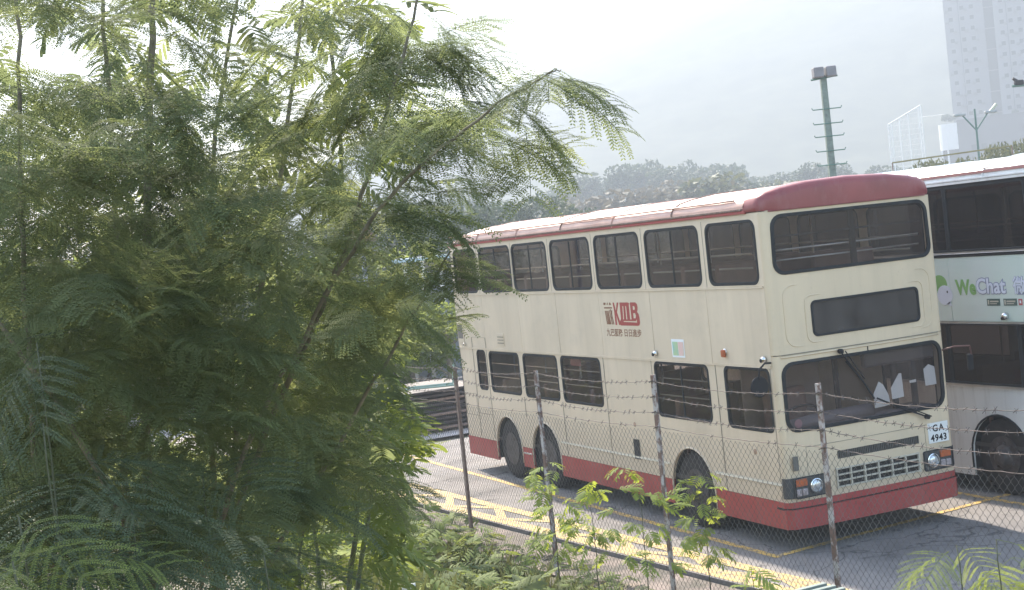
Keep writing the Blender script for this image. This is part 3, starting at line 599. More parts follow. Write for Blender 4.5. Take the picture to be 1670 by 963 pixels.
# louvres, hatches, doors
P(MB().box(-10.04, -1.262, 2.30, -9.76, -1.251, 2.66, .004), 'louvre_surround', M_cream2)
P(MB().box(-10.01, -1.266, 2.37, -9.79, -1.258, 2.62), 'louvre', mat('dirty_glass_vent', (0.16, 0.14, 0.12), .5))
o = P(MB().box(-8.24, -1.258, 2.27, -7.95, -1.251, 2.49, .003), 'louvre_surround', M_cream2)
for k in range(7): P(MB().box(-8.22, -1.264, 2.29+.026*k, -7.97, -1.256, 2.302+.026*k), 'louvre_slat', M_seam if k % 2 else M_cream2)
def groove(pts, w=.006): 
    P(MB().tube([(a, -1.2515, b) for a, b in pts], w, 4), 'panel_seam', M_seam)
groove([(-9.42, .64), (-9.42, 2.40), (-8.80, 2.40), (-8.80, .64)]); groove([(-9.42, 1.05), (-8.80, 1.05)], .004)
groove([(-10.0, 1.0), (-9.48, 1.0), (-9.48, 1.38), (-10.0, 1.38), (-10.0, 1.0)], .004)
groove([(-7.36, 1.12), (-7.36, 1.45)]); groove([(-5.91, .62), (-5.91, 1.45)]); groove([(-4.40, .62), (-4.40, 2.20)]); groove([(-2.98, .62), (-2.98, 2.20)], .004); groove([(-1.34, .62), (-1.34, 2.2)]); groove([(-.13, .62), (-.13, 2.2)], .004)
for x_ in (-1.34, -2.91, -4.40, -5.89, -7.32, -8.80): groove([(x_, 3.17), (x_, 3.99)], .003)
P(MB().tube([(-8.95, -1.262, 1.17), (-8.86, -1.275, 1.17)], .012, 6), 'door_handle', M_steel)
P(MB().box(-9.75, -1.30, 2.24, -9.70, -1.25, 2.30, .008), 'door_handle', M_chrome)
P(MB().box(-3.71, -1.256, .785, -3.555, -1.2515, 1.055), 'hatch_opening', M_under); groove([(-3.72, .78), (-3.72, 1.06), (-3.545, 1.06), (-3.545, .78), (-3.72, .78)])
for (x_, z_) in ((-3.63, 1.27), (-.62, 1.16)): P(MB().lathe([(.035, 0), (.033, -.006), (.004, -.008)], (x_, -1.25, z_), 'y', 12), 'filler_cap', mat('faded_badge', (0.42, 0.27, 0.18), .6))
P(MB().tube([(-7.62, -1.24, .50), (-7.30, -1.24, .50)], .022, 8), 'tank_tap', M_steel)
P(MB().box(-5.55, -1.225, 2.03, -5.20, -1.222, 2.14), 'sticker', mat('faded_notice', (0.30, 0.08, 0.08), .6))
# front details
bowf = lambda y: -.05*(abs(y)/1.2)**2.4
pl = P(MB().box(.036+bowf(1.0), .845, .985, .046+bowf(1.0), 1.155, 1.235, .003), 'number_plate', M_plate)
text('lettering', 'GA', 1.0, 1.128, .115, 'front', .0465+bowf(1.0), M_black, pl, sx=1.0, align='CENTER', bold=.003, space=1.25)
text('lettering', '4943', 1.0, 1.008, .115, 'front', .0465+bowf(1.0), M_black, pl, sx=1.0, align='CENTER', bold=.003, space=1.1)
P(MB().box(.012, -1.16, .97, .024, -1.085, 1.14, .004), 'side_vent', mat('vent_grey', (0.12, 0.115, 0.10), .7))
P(MB().tube([(.031+bowf(y), y, 1.225) for y in np.linspace(-.95, .82, 9)], .004, 4), 'panel_seam', M_seam)
P(MB().tube([(.031+bowf(.8), .795, z) for z in (.62, 1.225)], .003, 4), 'panel_seam', M_seam); P(MB().tube([(.031+bowf(.95), -.95, z) for z in (.9, 1.225)], .003, 4), 'panel_seam', M_seam)
def wiper(p0, p1, q0, q1):
    w = P(MB().tube([p0, p1], .010, 6), 'wiper_arm', M_black); P(MB().tube([(p0[0], p0[1]+.07, p0[2]-.005), (p1[0], p1[1]+.03, p1[2]+.02)], .007, 5), 'wiper_link', M_black, parent=w)
    P(MB().lathe([(.03, -.02), (.03, .03), (.01, .035)], p0, 'x', 12), 'pivot', M_black, parent=w)
    P(MB().tube([q0, p1, q1], .012, 5), 'wiper_blade', M_rub, parent=w)
wiper((.075, -.38, 2.29), (.06, -.09, 1.90), (.055, -.30, 2.16), (.055, .06, 1.66))
wiper((.075, .80, 1.335), (.06, .36, 1.53), (.055, .66, 1.41), (.055, .10, 1.66))
# cab: dashboard, steering wheel, papers, blind, door pillar
P(MB().box(-.55, -1.15, 1.0, -.10, 1.1, 1.44).tube([(-.16, -1.12, 1.46), (-.16, -.5, 1.50), (-.16, .15, 1.50)], .085, 10), 'dashboard', M_dash, True)
P(MB().lathe([(.055, 0), (.052, .004), (.004, .005)], (-.070, -.97, 1.50), 'x', 16), 'sticker', mat('round_sticker', (0.36, 0.20, 0.24), .6))
sw = MB(); sw.tube([(-.45+.12*sin(a)*.3, -.65+.24*cos(a), 1.55+.23*sin(a)*.45) for a in np.linspace(0, 2*pi, 20)], .016, 6, False); P(sw, 'steering_wheel', M_black, True)
for pts in ([(.12, 1.53), (.35, 1.54), (.34, 1.66), (.27, 1.80), (.21, 1.845), (.115, 1.70)], [(.39, 1.60), (.57, 1.61), (.56, 1.90), (.52, 1.90), (.385, 1.74)], [(.93, 1.69), (1.10, 1.69), (1.09, 1.91), (1.0, 1.95), (.92, 1.90)], [(.68, 1.76), (.78, 1.76), (.78, 1.795), (.68, 1.79)]):
    poly('notice_paper', [pts], 'front', -.03+bowf(pts[0][0]), M_paper, R, .002)
P(MB().box(-.16, .06, 2.02, -.07, 1.12, 2.20, .03), 'sun_visor', mat('smoked_visor', (0.06, 0.055, 0.065), .35))
P(MB().box(-.30, .60, .7, -.25, .66, 2.2), 'cab_pillar', M_black); P(MB().box(-.20, .82, .7, -.15, .88, 2.25), 'door_pillar', M_black); P(MB().box(-.62, -.02, .7, -.58, .04, 2.3), 'cab_pillar', M_black)
P(MB().box(-.95, -1.15, 1.25, -.93, 0, 2.3), 'cab_screen', mat('cab_screen_brown', (0.23, 0.18, 0.16), .6)); P(MB().box(-.35, -.75, 2.52, -.33, .9, 2.9), 'destination_blind', mat('blind_grey', (.13, .12, .12), .7))
P(MB().box(-.10, .03, 3.30, -.06, .10, 3.95), 'centre_pillar', M_black); P(MB().box(-.10, -1.08, 3.71, -.075, 1.1, 3.735), 'window_bar', M_black)
P(MB().box(-.75, -.95, .75, -.45, -.35, 1.15, .04).box(-.85, -.95, 1.1, -.72, -.35, 1.85, .05), 'driver_seat', M_seat)
# mirrors
m_ = P(MB().tube([(-.10, -1.25, 2.26), (-.06, -1.36, 2.27), (-.10, -1.42, 2.2), (-.10, -1.43, 2.08)], .012, 6), 'mirror_arm', M_black, True)
P(MB().lathe([(.02, -.05), (.10, -.045), (.125, -.01), (.12, .0), (.11, .0)], (-.10, -1.43, 2.00), 'x', 22), 'mirror', M_black, True, m_)
m_ = P(MB().tube([(-.02, 1.2, 2.10), (.05, 1.34, 2.13), (.05, 1.58, 2.11), (.05, 1.60, 1.95)], .010, 6), 'mirror_arm', mat('mirror_arm_brown', (.12, .05, .045), .5), True)
P(MB().box(.02, 1.53, 1.80, .06, 1.62, 2.01, .02), 'mirror', M_black, parent=m_)
P(MB().tube([(0.035, .05, 2.30), (0.035, .05, 2.24)], .006, 4), 'washer_nozzle', M_black)

B2 = bus('white', (1.62, 3.70, 0), 'white double-decker bus with pale green advertisement and dark windows, behind the cream bus', 'bus')
R = B2
M_lg = mat('letter_green', (0.22, 0.42, 0.13), 0.5, var=.05); M_lw = mat('letter_white', (0.68, 0.70, 0.80), .5, var=.03); M_lo = mat('letter_outline', (0.26, 0.27, 0.38), .5, var=.03)
ox = -1.62
text('lettering', 'We', -1.09+ox, 2.665, .275, 'side', -1.2545, M_lg, R, sx=.88, bold=.010, shear=-.05)
for nm, bd, of, mm in (('lettering', .017, -1.2535, M_lo), ('lettering', .006, -1.2565, M_lw)):
    text(nm, 'Chat', -.715+ox, 2.675, .275, 'side', of, mm, R, sx=.98, bold=bd)
    text(nm, '微信', -.045+ox, 2.68, .235, 'side', of, M_lo if bd > .01 else M_lw, R, sx=.95, bold=bd*.5)
for x0, cc in ((-.535, (.05, .09, .075)), (-.235, (.10, .14, .12))):
    b_ = P(MB().box(x0+ox, -1.2560, 2.51, x0+.235+ox, -1.2515, 2.60), 'badge', mat('badge_%d' % int(-x0*100), cc, .5))
    P(MB().box(x0+.055+ox, -1.2575, 2.555, x0+.21+ox, -1.2555, 2.575).box(x0+.055+ox, -1.2575, 2.530, x0+.18+ox, -1.2555, 2.542).box(x0+.015+ox, -1.2575, 2.525, x0+.040+ox, -1.2555, 2.585), 'badge_print', M_silver, parent=b_)
P(MB().box(.03+ox, -1.2560, 2.515, .095+ox, -1.2515, 2.595), 'badge', mat('badge_red', (.45, .12, .12), .5)); P(MB().box(.05+ox, -1.2575, 2.54, .075+ox, -1.2555, 2.575), 'badge_print', M_paper)
bub = [(-1.33+ox+.15*cos(a), 2.655+.135*sin(a)) for a in np.linspace(0, 2*pi, 22)[:-1]]
poly('emblem', [[(-1.42+ox+.15*cos(a), 2.80+.13*sin(a)) for a in np.linspace(0, 2*pi, 22)[:-1]]], 'side', -1.2515, M_lg, R, .002)
poly('emblem', [bub, [(-1.25+ox, 2.57), (-1.20+ox, 2.50), (-1.30+ox, 2.535)]], 'side', -1.2540, M_lw, R, .002)
poly('emblem', [[(-1.275+ox+.013*cos(a), 2.70+.018*sin(a)) for a in np.linspace(0, 2*pi, 9)[:-1]]], 'side', -1.2560, M_black, R, .002)
l = P(MB().lathe([(.045, 0), (.05, -.02), (.035, -.06), (.01, -.075)], (-.21+ox, -1.25, 2.38), 'y', 16), 'side_repeater', M_chrome, True)
P(MB().lathe([(.02, -.03), (.02, -.08), (.004, -.08)], (-.215+ox, -1.25, 2.35), 'y', 12), 'nozzle', M_black, parent=l)
P(MB().box(-.22+ox, -1.215, 1.53, .08+ox, -1.213, 1.68), 'notice', mat('red_notice', (.42, .05, .05), .6))
# ------------------------------------------------------------------ wire fence
FD = np.array([7.63, .41]); FD = FD/np.linalg.norm(FD); F0P = np.array([-3.86, -3.75])
def fence_pt(x, z, off=0.0):
    t = (x-F0P[0])/FD[0]; p = F0P+FD*t; return (p[0]-FD[1]*off, p[1]+FD[0]*off, z)
FZ = -.14
fence = empty('wire_fence', fence_pt(1.11, FZ), 'rusty chain-link fence with strands of barbed wire in front of the buses', 'fence')
fo = np.array(fence_pt(1.11, FZ))
posts = [-14.4, -11.8, -9.15, -6.5, -3.86, -1.50, 1.11, 3.77, 6.4, 9.0]
tops = {-3.86: 2.40, -1.50: 2.43, 1.11: 2.47, 3.77: 2.49}
for i, x in enumerate(posts):
    b = np.array(fence_pt(x, 0))-[fo[0], fo[1], 0]; tz = tops.get(x, 2.42)-fo[2]; lean = (.03, -.02, .05, -.015)[i % 4]
    m = MB(); zt = np.linspace(0, tz, 8)
    L_ = [(0, 0), (.062, 0), (.062, .008), (.008, .008), (.008, .058), (0, .058)]
    vs = []; 
    for z in zt: vs += [(b[0]-.03+a+lean*(z/tz-.9)*.6, b[1]+c-.03, z) for a, c in L_]
    m.add(vs, [(k*6+j, k*6+(j+1) % 6, (k+1)*6+(j+1) % 6, (k+1)*6+j) for k in range(7) for j in range(6)]+[tuple(range(6)), tuple(42+j for j in range(6))])
    m.build('post', M_rust if x > -3 else M_rust2, fence)
    for wz in (2.41, 2.25, 2.09, 1.93): MB().tube([(b[0]-.04, b[1]-.045, wz-fo[2]-.012), (b[0]+.045, b[1]-.045, wz-fo[2]+.012)], .007, 4).build('wire_tie', M_barb, fence)
def sag(x, wz):
    for a, b in zip(posts[:-1], posts[1:]):
        if a <= x <= b: t = (x-a)/(b-a); return wz-.05*4*t*(1-t)*(1 if int(wz*100) % 2 else .6)
    return wz
for wz in (2.41, 2.25, 2.09, 1.94):
    pts = [np.array(fence_pt(x, sag(x, wz)+.004*sin(x*23), -.035))-fo for x in np.arange(-14.4, 9.05, .10)]
    m = MB().tube(pts, .0032, 4)
    for p in pts[::1][1:]:
        if wz > 1.95 and random.random() < .8 or wz < 1.95 and random.random() < .35:
            for s in (1, -1):
                a = random.uniform(.4, 1.2); d = np.array([.018, .010*s, .022*s*a]); m.tube([p-d, p+d], .0028, 3)
    m.build('barbed_wire', M_barb, fence)
# diamond mesh: interlocked zigzag wires
xsw = np.arange(-14.4, 9.0, .0375); kz = np.arange(0, 47); vs = []; qs = []; cnt = 0
from mathutils import noise as MN
for i, x in enumerate(xsw):
    z = FZ+.02+kz*.0440; ph = ((kz+i) % 2)*2-1
    bul = np.array([MN.noise(Vector((x*.5, zz*1.1, 1.7))) for zz in z]); sx = np.array([MN.noise(Vector((x*.9, zz*1.3, 8.1))) for zz in z])
    sg_ = sag(x, 0.0)*.6 if True else 0
    xx = x+ph*.0200+sx*.022; yo = -.02+bul*.035+ph*.003; zz = z+sg_*(kz/46.0)+sx*.01
    t = (xx-F0P[0])/FD[0]; px = F0P[0]+FD[0]*t-FD[1]*yo-fo[0]; py = F0P[1]+FD[1]*t+FD[0]*yo-fo[1]; pz = zz-fo[2]
    r = .0021; n = len(kz)
    V = np.stack([np.stack([px+r*a, py+r*b, pz], 1) for a, b in ((1, 0), (-.5, .87), (-.5, -.87))], 1).reshape(-1, 3)
    k = np.arange(n-1)[:, None]*3; j = np.array([0, 1, 2])[None]; j2 = np.array([1, 2, 0])[None]
    Q = np.stack([k+j, k+j2, k+3+j2, k+3+j], -1).reshape(-1, 4)+cnt; vs.append(V); qs.append(Q); cnt += len(V)
me = fastmesh('wire_mesh', np.concatenate(vs), np.concatenate(qs)); tag(link('wire_mesh', me, M_wire, fence), kind='stuff')
fence_root = fence
# ------------------------------------------------------------------ feathery foliage
def tubes_np(pts, rad):
    """3-sided tube as arrays (quads)"""
    P_ = np.asarray(pts, float); n = len(P_); T = np.gradient(P_, axis=0); T /= np.linalg.norm(T, axis=1)[:, None]+1e-9
    ref = np.array([.31, .2, .93]); A = np.cross(T, ref); A /= np.linalg.norm(A, axis=1)[:, None]+1e-9; B = np.cross(T, A); r = np.broadcast_to(rad, (n,))[:, None]
    V = np.stack([P_+r*A, P_+r*(-.5*A+.87*B), P_+r*(-.5*A-.87*B)], 1).reshape(-1, 3)
    k = np.arange(n-1)[:, None]*3; j = np.array([0, 1, 2])[None]; j2 = np.array([1, 2, 0])[None]
    return V, np.stack([k+j, k+j2, k+3+j2, k+3+j], -1).reshape(-1, 4)
def frond(rng, L=.20, pairs=7, pin=.10, nl=14, ll=.0135, lw=.0066, droop=.35, coarse=False):
    """one twice-divided leaf: along +X, flat in XY, drooping in Z"""
    V = []; Q = []; c = 0
    def curve(s): return np.array([L*s, 0, -droop*L*s*s])
    rc, q = tubes_np([curve(s) for s in np.linspace(0, 1, 6)], .0011); V.append(rc); Q.append(q); c += len(rc)
    for i in range(pairs):
        s = .22+.78*(i+.5)/pairs; b = curve(s); sz = pin*(.72+.5*sin(pi*min(1, s*.95)))*rng.uniform(.9, 1.1)
        for side in (1, -1):
            an = RD(62-22*s)+rng.uniform(-.08, .08); d = np.array([cos(an), side*sin(an), 0]); nv = np.array([0, 0, 1.0]); dr = rng.uniform(.15, .55)
            ts = np.linspace(.04, 1, nl); ctr = b+np.outer(ts*sz, d); ctr[:, 2] -= dr*sz*ts*ts; tan = np.tile(d, (nl, 1)); tan[:, 2] = -2*dr*ts; tan /= np.linalg.norm(tan, axis=1)[:, None]
            sd = np.cross(nv, tan); sd /= np.linalg.norm(sd, axis=1)[:, None]
            if coarse:
                w = ll*.80*np.sqrt(np.sin(np.clip(ts, .05, .97)*pi*.9))[:, None]
                R_ = np.concatenate([ctr+sd*w, ctr-sd*w]); k = np.arange(0, nl-1)
                V.append(R_); Q.append(np.stack([k, k+1, nl+k+1, nl+k], 1)+c); c += len(R_); continue
            for s2 in (1, -1):
                l_ = (ll*(.75+.35*np.sin(ts*pi)))[:, None]*rng.uniform(.9, 1.1, (nl, 1)); ax = s2*sd*.9+tan*.42; ax[:, 2] += rng.uniform(-.25, .15, nl); wd_ = tan*lw*.5
                p0 = ctr; p1 = ctr+ax*l_*.5+wd_; p2 = ctr+ax*l_; p3 = ctr+ax*l_*.5-wd_
                R_ = np.stack([p0, p1, p2, p3], 1).reshape(-1, 3); V.append(R_); Q.append(np.arange(len(R_)).reshape(-1, 4)+c); c += len(R_)
            rc, q = tubes_np(ctr[::4] if nl > 8 else ctr, .0006); V.append(rc); Q.append(q+c); c += len(rc)
    return np.concatenate(V), np.concatenate(Q)
TF = [frond(np.random.default_rng(s), L=.19+.03*(s % 3), pairs=6+s % 3, pin=.098+.006*(s % 4), droop=.2+.1*(s % 4)) for s in range(8)]
TC = [frond(np.random.default_rng(s+50), L=.19+.03*(s % 3), pairs=6, pin=.085, nl=5, droop=.25+.12*(s % 4), ll=.014, coarse=True) for s in range(5)]
TFX = [frond(np.random.default_rng(s+90), L=.30+.03*(s % 3), pairs=7, pin=.155+.01*(s % 3), nl=27, ll=.0115, lw=.0052, droop=.35+.1*(s % 3)) for s in range(5)]
TFM = [fastmesh('leaf', *t) for t in TF]; TFXM = [fastmesh('leaf', *t) for t in TFX]
TFMY = [m.copy() for m in TFM]; TFML = [m.copy() for m in TFXM]; TCM = [fastmesh('leaf', *t) for t in TC]
for m in TCM+TFML: m.materials.append(M_lime)
TFMB = [m.copy() for m in TFXM]; TFXY = [m.copy() for m in TFXM]
for m in TFXY: m.materials.append(M_leafy)
for m in TFMB: m.materials.append(M_leafblue)
for m in TFM: m.materials.append(M_leaf)
for m in TFMY: m.materials.append(M_leafy)
def basis(d, roll, rng):
    d = d/np.linalg.norm(d); up = np.array([0, 0, 1.0]); y = np.cross(up, d); y /= np.linalg.norm(y)+1e-9; z = np.cross(d, y)
    c, s = cos(roll), sin(roll); y2 = c*y+s*z; z2 = -s*y+c*z; return np.stack([d, y2, z2], 1)
def place(tpl, insts):
    Vs = []; Qs = []; c = 0
    for k, pos, Rm, sc in insts:
        V, Q = tpl[k % len(tpl)]; W_ = (V*sc)@Rm.T+pos; Vs.append(W_); Qs.append(Q+c); c += len(V)
    return np.concatenate(Vs), np.concatenate(Qs)
def feathery(name, root, stems, targets, label, cat, group=None, leafmat=M_leaf, keep=300, coarse_far=None, fs=1.0, stemr=.012, trunkm=M_bark, rng=None, stemname='stem'):
    """stems: lists of world points (thick to thin, radius list); targets: frond base points"""
    rng = rng or np.random.default_rng(11); root = np.array(root, float)
    E_ = empty(name, root, label, cat, group); nodes = []; ndir = []; nrad = []
    for pts, ra, rb in stems:
        P_ = np.array(pts, float)
        # smooth
        t = np.linspace(0, len(P_)-1, (len(P_)-1)*6+1); Q_ = np.stack([np.interp(t, np.arange(len(P_)), P_[:, i]) for i in range(3)], 1)
        for _ in range(5): Q_[1:-1] = (Q_[:-2]+Q_[1:-1]*2+Q_[2:])/4
        Q_[1:-1] += rng.normal(0, .004, Q_[1:-1].shape); rad = np.linspace(ra, rb, len(Q_))
        MB().tube([q-root for q in Q_], list(rad), 7).build(stemname, trunkm, E_, True)
        dd = np.gradient(Q_, axis=0); nodes.append(Q_); ndir.append(dd/(np.linalg.norm(dd, axis=1)[:, None]+1e-9)); nrad.append(rad)
    N_ = np.concatenate(nodes); D_ = np.concatenate(ndir)
    tw_v = []; tw_q = []; c = 0; insts = []
    for T_ in targets:
        # twig leaves a stem lower down and climbs out to the leaf
        dv = T_-N_; dist = np.linalg.norm(dv, axis=1)+np.maximum(0, -dv[:, 2]+.05)*1.5; k = int(np.argmin(dist)); p0 = N_[k]; d0 = D_[k]; out = T_-p0; ln = np.linalg.norm(out)+1e-6
        if ln > .03:
            s = np.linspace(0, 1, 6)[:, None]; mid = p0+out*.5+np.array([0, 0, .10*ln]); C_ = (1-s)**2*p0+2*s*(1-s)*mid+s*s*T_
            V, Q = tubes_np(C_, np.linspace(min(.006, .0025+.004*ln), .0012, 6)); tw_v.append(V); tw_q.append(Q+c); c += len(V)
        oh = out/ln; 
        for j in range(rng.integers(1, 4)):
            a = rng.uniform(-1.3, 1.3); h = np.array([oh[0]*cos(a)-oh[1]*sin(a), oh[0]*sin(a)+oh[1]*cos(a), 0])+rng.normal(0, .25, 3)*[1, 1, 0]; h /= np.linalg.norm(h)+1e-6; h[2] = rng.uniform(-.75, .35)
            s0 = rng.uniform(.72, 1.0) if j else 1.0; pos = p0+out*s0+np.array([0, 0, .2*ln*s0*(1-s0)])
            insts.append((int(rng.integers(0, 40)), pos, basis(h, rng.uniform(-.5, .5), rng), fs*rng.uniform(.75, 1.25)))
    # nearest leaves are separate parts, the rest is one mass
    dc = [np.linalg.norm(i[1]-CAM) for i in insts]; order = np.argsort(dc)
    def seen(p):
        v = p-CAM; z = v@fw; return z > .3 and abs(v@rr_/z*F0) < W0/2+40 and abs(v@uu_/z*F0) < H0/2+40
    kept = [int(i) for i in order if seen(insts[i][1])][:keep]; ks = set(kept)
    ms = TFM if leafmat is M_leaf else TFMB if leafmat is M_leafblue else ((TCM if np.linalg.norm(root-CAM) > 9 else TFML) if leafmat is M_lime else (TFXY if np.linalg.norm(root-CAM) < 5 and leafmat is M_leafy else TFMY))
    for i in kept:
        k, pos, Rm, sc = insts[i]; o = bpy.data.objects.new('leaf', ms[k % len(ms)]); COL.objects.link(o); o.parent = E_
        o.matrix_local = Matrix.Translation(Vector(pos-root)) @ Matrix(Rm.tolist()).to_4x4() @ Matrix.Scale(sc, 4)
    rest = [insts[i] for i in range(len(insts)) if i not in ks]
    if rest:
        near = [(k, p-root, R_, s) for k, p, R_, s in rest if coarse_far is None or np.linalg.norm(p-CAM) < coarse_far]; far = [(k, p-root, R_, s) for k, p, R_, s in rest if not (coarse_far is None or np.linalg.norm(p-CAM) < coarse_far)]
        for tp, ii in ((TF, near), (TC, far)):
            if ii: tag(link('foliage', fastmesh('foliage', *place(tp, ii)), leafmat, E_), kind='stuff')
    if tw_v: tag(link('twigs', fastmesh('twigs', np.concatenate(tw_v), np.concatenate(tw_q)), M_stemg, E_), kind='stuff')
    return E_
# the big tree on the left
from mathutils import noise as mnoise
def crown_density(px, py):
    if px < 430: return 1.0 if py > 220 else (.70 if py > 140 else .50)
    if px < 560: return (.30 if py < 230 else (.7 if py < 300 else 1.0))
    if px < 640: return (.24 if py < 235 else (.55 if py < 330 else .8))
    if px < 720: return .10 if py < 190 else (.24 if py < 400 else (.15 if py < 480 and px < 690 else 0))
    return 0
rng = np.random.default_rng(21)
troot = at(250, 1500, 5.2); troot[2] = ground_z(troot[0], troot[1])-.2
def st(pl, ra, rb): return ([troot+np.array([random.uniform(-.1, .1), random.uniform(-.1, .1), 0])]+[at(*p) for p in pl], ra, rb)
stems = [st([(245, 1000, 5.3), (238, 700, 5.3), (240, 400, 5.3), (246, 150, 5.2), (250, -120, 5.2), (260, -420, 5.2)], .022, .008),
         st([(215, 1000, 5.6), (196, 650, 5.7), (186, 300, 5.8), (165, 0, 5.9), (150, -250, 6)], .016, .006),
         st([(90, 1000, 4.9), (52, 700, 4.7), (36, 400, 4.6), (30, 100, 4.6), (20, -150, 4.6)], .012, .005),
         st([(330, 1050, 5.2), (420, 720, 5.1), (520, 520, 5.0), (566, 400, 5.0), (605, 280, 5.0), (640, 150, 5.0), (690, -30, 5.0), (720, -130, 5.0)], .013, .0035),
         st([(300, 1050, 4.9), (400, 720, 4.7), (490, 560, 4.6), (620, 330, 4.5), (720, 238, 4.4), (835, 155, 4.35), (895, 120, 4.3), (915, 114, 4.3)], .011, .0015),
         st([(340, 1000, 5.9), (420, 500, 6.0), (470, 200, 6.0), (500, -60, 6.0)], .018, .006),
         st([(300, 1050, 4.4), (130, 700, 4.2), (-60, 450, 4.2)], .016, .005),
         st([(360, 1050, 5.0), (480, 850, 5.0), (600, 640, 4.9), (680, 500, 4.8), (735, 410, 4.75)], .012, .003),
         st([(380, 1050, 6.2), (330, 600, 6.3), (350, 200, 6.3), (400, -60, 6.3)], .018, .006)]
targets = []
while len(targets) < 1280:
    px, py = rng.uniform(-120, 720), rng.uniform(-140, 900)
    if rng.random() > crown_density(max(px, 0), max(py, 0)): continue
    if py > 780 and px > 420: continue
    d = rng.uniform(3.9, 7.4); q = at(px, py, d)
    if mnoise.noise(Vector((q[0]*1.9, q[1]*1.9, q[2]*3.0+5))) < -.02 and rng.random() < (.75 if py < 200 else (.3 if px < 430 else .6)): continue
    targets.append(q)
def along(pl, n, sp=.06):
    for i in range(n):
        t = rng.uniform(0, len(pl)-1); k = min(int(t), len(pl)-2); a, b = np.array(pl[k]), np.array(pl[k+1]); p = a+(b-a)*(t-k)
        targets.append(at(*p)+rng.normal(0, sp, 3))
along([(640, 330, 4.5), (720, 245, 4.4), (835, 160, 4.35), (900, 118, 4.3)], 8, .035)
along([(860, 140, 4.33), (905, 116, 4.3), (925, 112, 4.3)], 5, .012)
along([(620, 300, 4.6), (700, 250, 4.5), (800, 190, 4.4)], 11, .08)
along([(690, 170, 5), (640, 150, 5), (600, 280, 5)], 26, .12)
along([(560, 60, 5.2), (640, 30, 5.2), (690, 0, 5.1)], 16, .10)
along([(640, 440, 4.8), (735, 415, 4.75)], 7, .04)
along([(630, 500, 4.8), (700, 540, 4.9)], 3, .04)
along([(560, 90, 5.2), (690, 60, 5.2), (750, 90, 5.2)], 9, .06)
feathery('feathery_tree', troot, stems, targets, 'large dark feathery-leaved tree filling the left of the view', 'tree', leafmat=M_leaf, fs=.90, rng=rng, coarse_far=6.0)
# lighter sapling just behind it, with a pale straight stem
r_ = at(575, 1500, 7.4); r_[2] = ground_z(r_[0], r_[1])-.1
tg = []
while len(tg) < 230:
    px, py = rng.uniform(430, 650), rng.uniform(470, 930)
    if px > 600 and py < 600: continue
    if py > 760 and rng.random() > .5: continue
    tg.append(at(px, py, rng.uniform(7.0, 9.3)))
for i in range(26): tg.append(at(rng.uniform(470, 640), rng.uniform(-40, 260), rng.uniform(7.2, 7.8)))
feathery('young_tree', r_, [([r_, at(590, 800, 7.4), at(572, 500, 7.4), at(556, 260, 7.4), at(540, 80, 7.4), at(528, -60, 7.4)],   .015, .009), ([r_, at(600, 850, 8), at(625, 640, 8), at(600, 540, 8)], .016, .004), ([r_, at(520, 900, 8.6), at(480, 700, 8.6), at(470, 520, 8.6)], .016, .004), ([r_, at(470, 900, 7.3), at(560, 700, 7.3)], .012, .004)],
         tg, 'yellow-green young tree with a pale straight stem standing behind the big tree', 'tree', leafmat=M_leafy, keep=60, coarse_far=7.0, fs=1.1, trunkm=M_stemg, rng=rng)
# low saplings
def sapling(px, py, h, dist, n, spread, label, group=None, fs=.8, tops=None, leaf=None, thick=.006, drop=None):
    leaf = leaf or (M_lime if dist > 5 else M_leafy); top = at(px, py, dist); root = top.copy(); root[2] = top[2]-h
    if drop: root[:2] += drop
    tg = [];
    for i in range(n):
        s = rng.uniform(.35, 1.0); tg.append(root+(top-root)*s+np.array([*rng.normal(0, spread*.5*(1.1-s*.5), 2), rng.normal(0, spread*.2)]))
    tg.append(top)
    return feathery('leafy_sapling', root, [([root, root+(top-root)*.5+[.02, 0, 0], top], thick, .002)], tg, label, 'sapling', group, leafmat=leaf, keep=300, fs=fs, trunkm=M_stemg, rng=rng)
sapling(1140, 775, 1.15, 14.0, 28, .30, 'yellow-green sapling growing in front of the cream bus front wheel', fs=.72)
sapling(1040, 790, 1.1, 13.6, 20, .5, 'pale feathery sapling left of the third fence post', fs=.72)
sapling(893, 755, 1.2, 14.2, 20, .30, 'leafy sapling clinging to the second fence post', fs=.85)
sapling(960, 800, 1.0, 13.4, 24, .55, 'thin sapling rising between the second and third fence posts', fs=.75)
sapling(1225, 925, .8, 12.0, 5, .2, 'small sapling with three bright leaves at the bottom edge', fs=.9)
sapling(1560, 890, 1.0, 6.0, 5, .16, 'bright lime-green sapling in the bottom right corner', fs=.75)
sapling(1625, 880, 1.0, 5.8, 12, .17, 'denser yellow-green sapling at the right edge of the bottom corner', fs=.72)
sapling(30, 840, .9, 3.3, 4, .13, 'bright frond cluster at the left edge near the bottom', fs=.7)
sapling(20, 915, .7, 3.1, 3, .12, 'bright frond at the bottom left corner below the others', fs=.7)
sapling(430, 905, .9, 3.6, 9, .20, 'bright arching fronds at the bottom edge under the big tree', fs=.8)
sapling(215, 830, 1.1, 3.6, 13, .22, 'blue-green fronds at the foot of the big tree', fs=.95, leaf=M_leafblue)
sapling(70, 690, 1.3, 3.6, 16, .26, 'blue-green fronds low on the left edge beside the big tree', fs=.95, leaf=M_leafblue)
sapling(330, 770, 1.1, 4.0, 9, .2, 'blue-green fronds low in the middle of the big tree', fs=.9, leaf=M_leafblue)
sapling(60, 560, 1.8, 3.8, 8, .2, 'blue-green fronds at the left edge halfway up', fs=.9, leaf=M_leafblue)
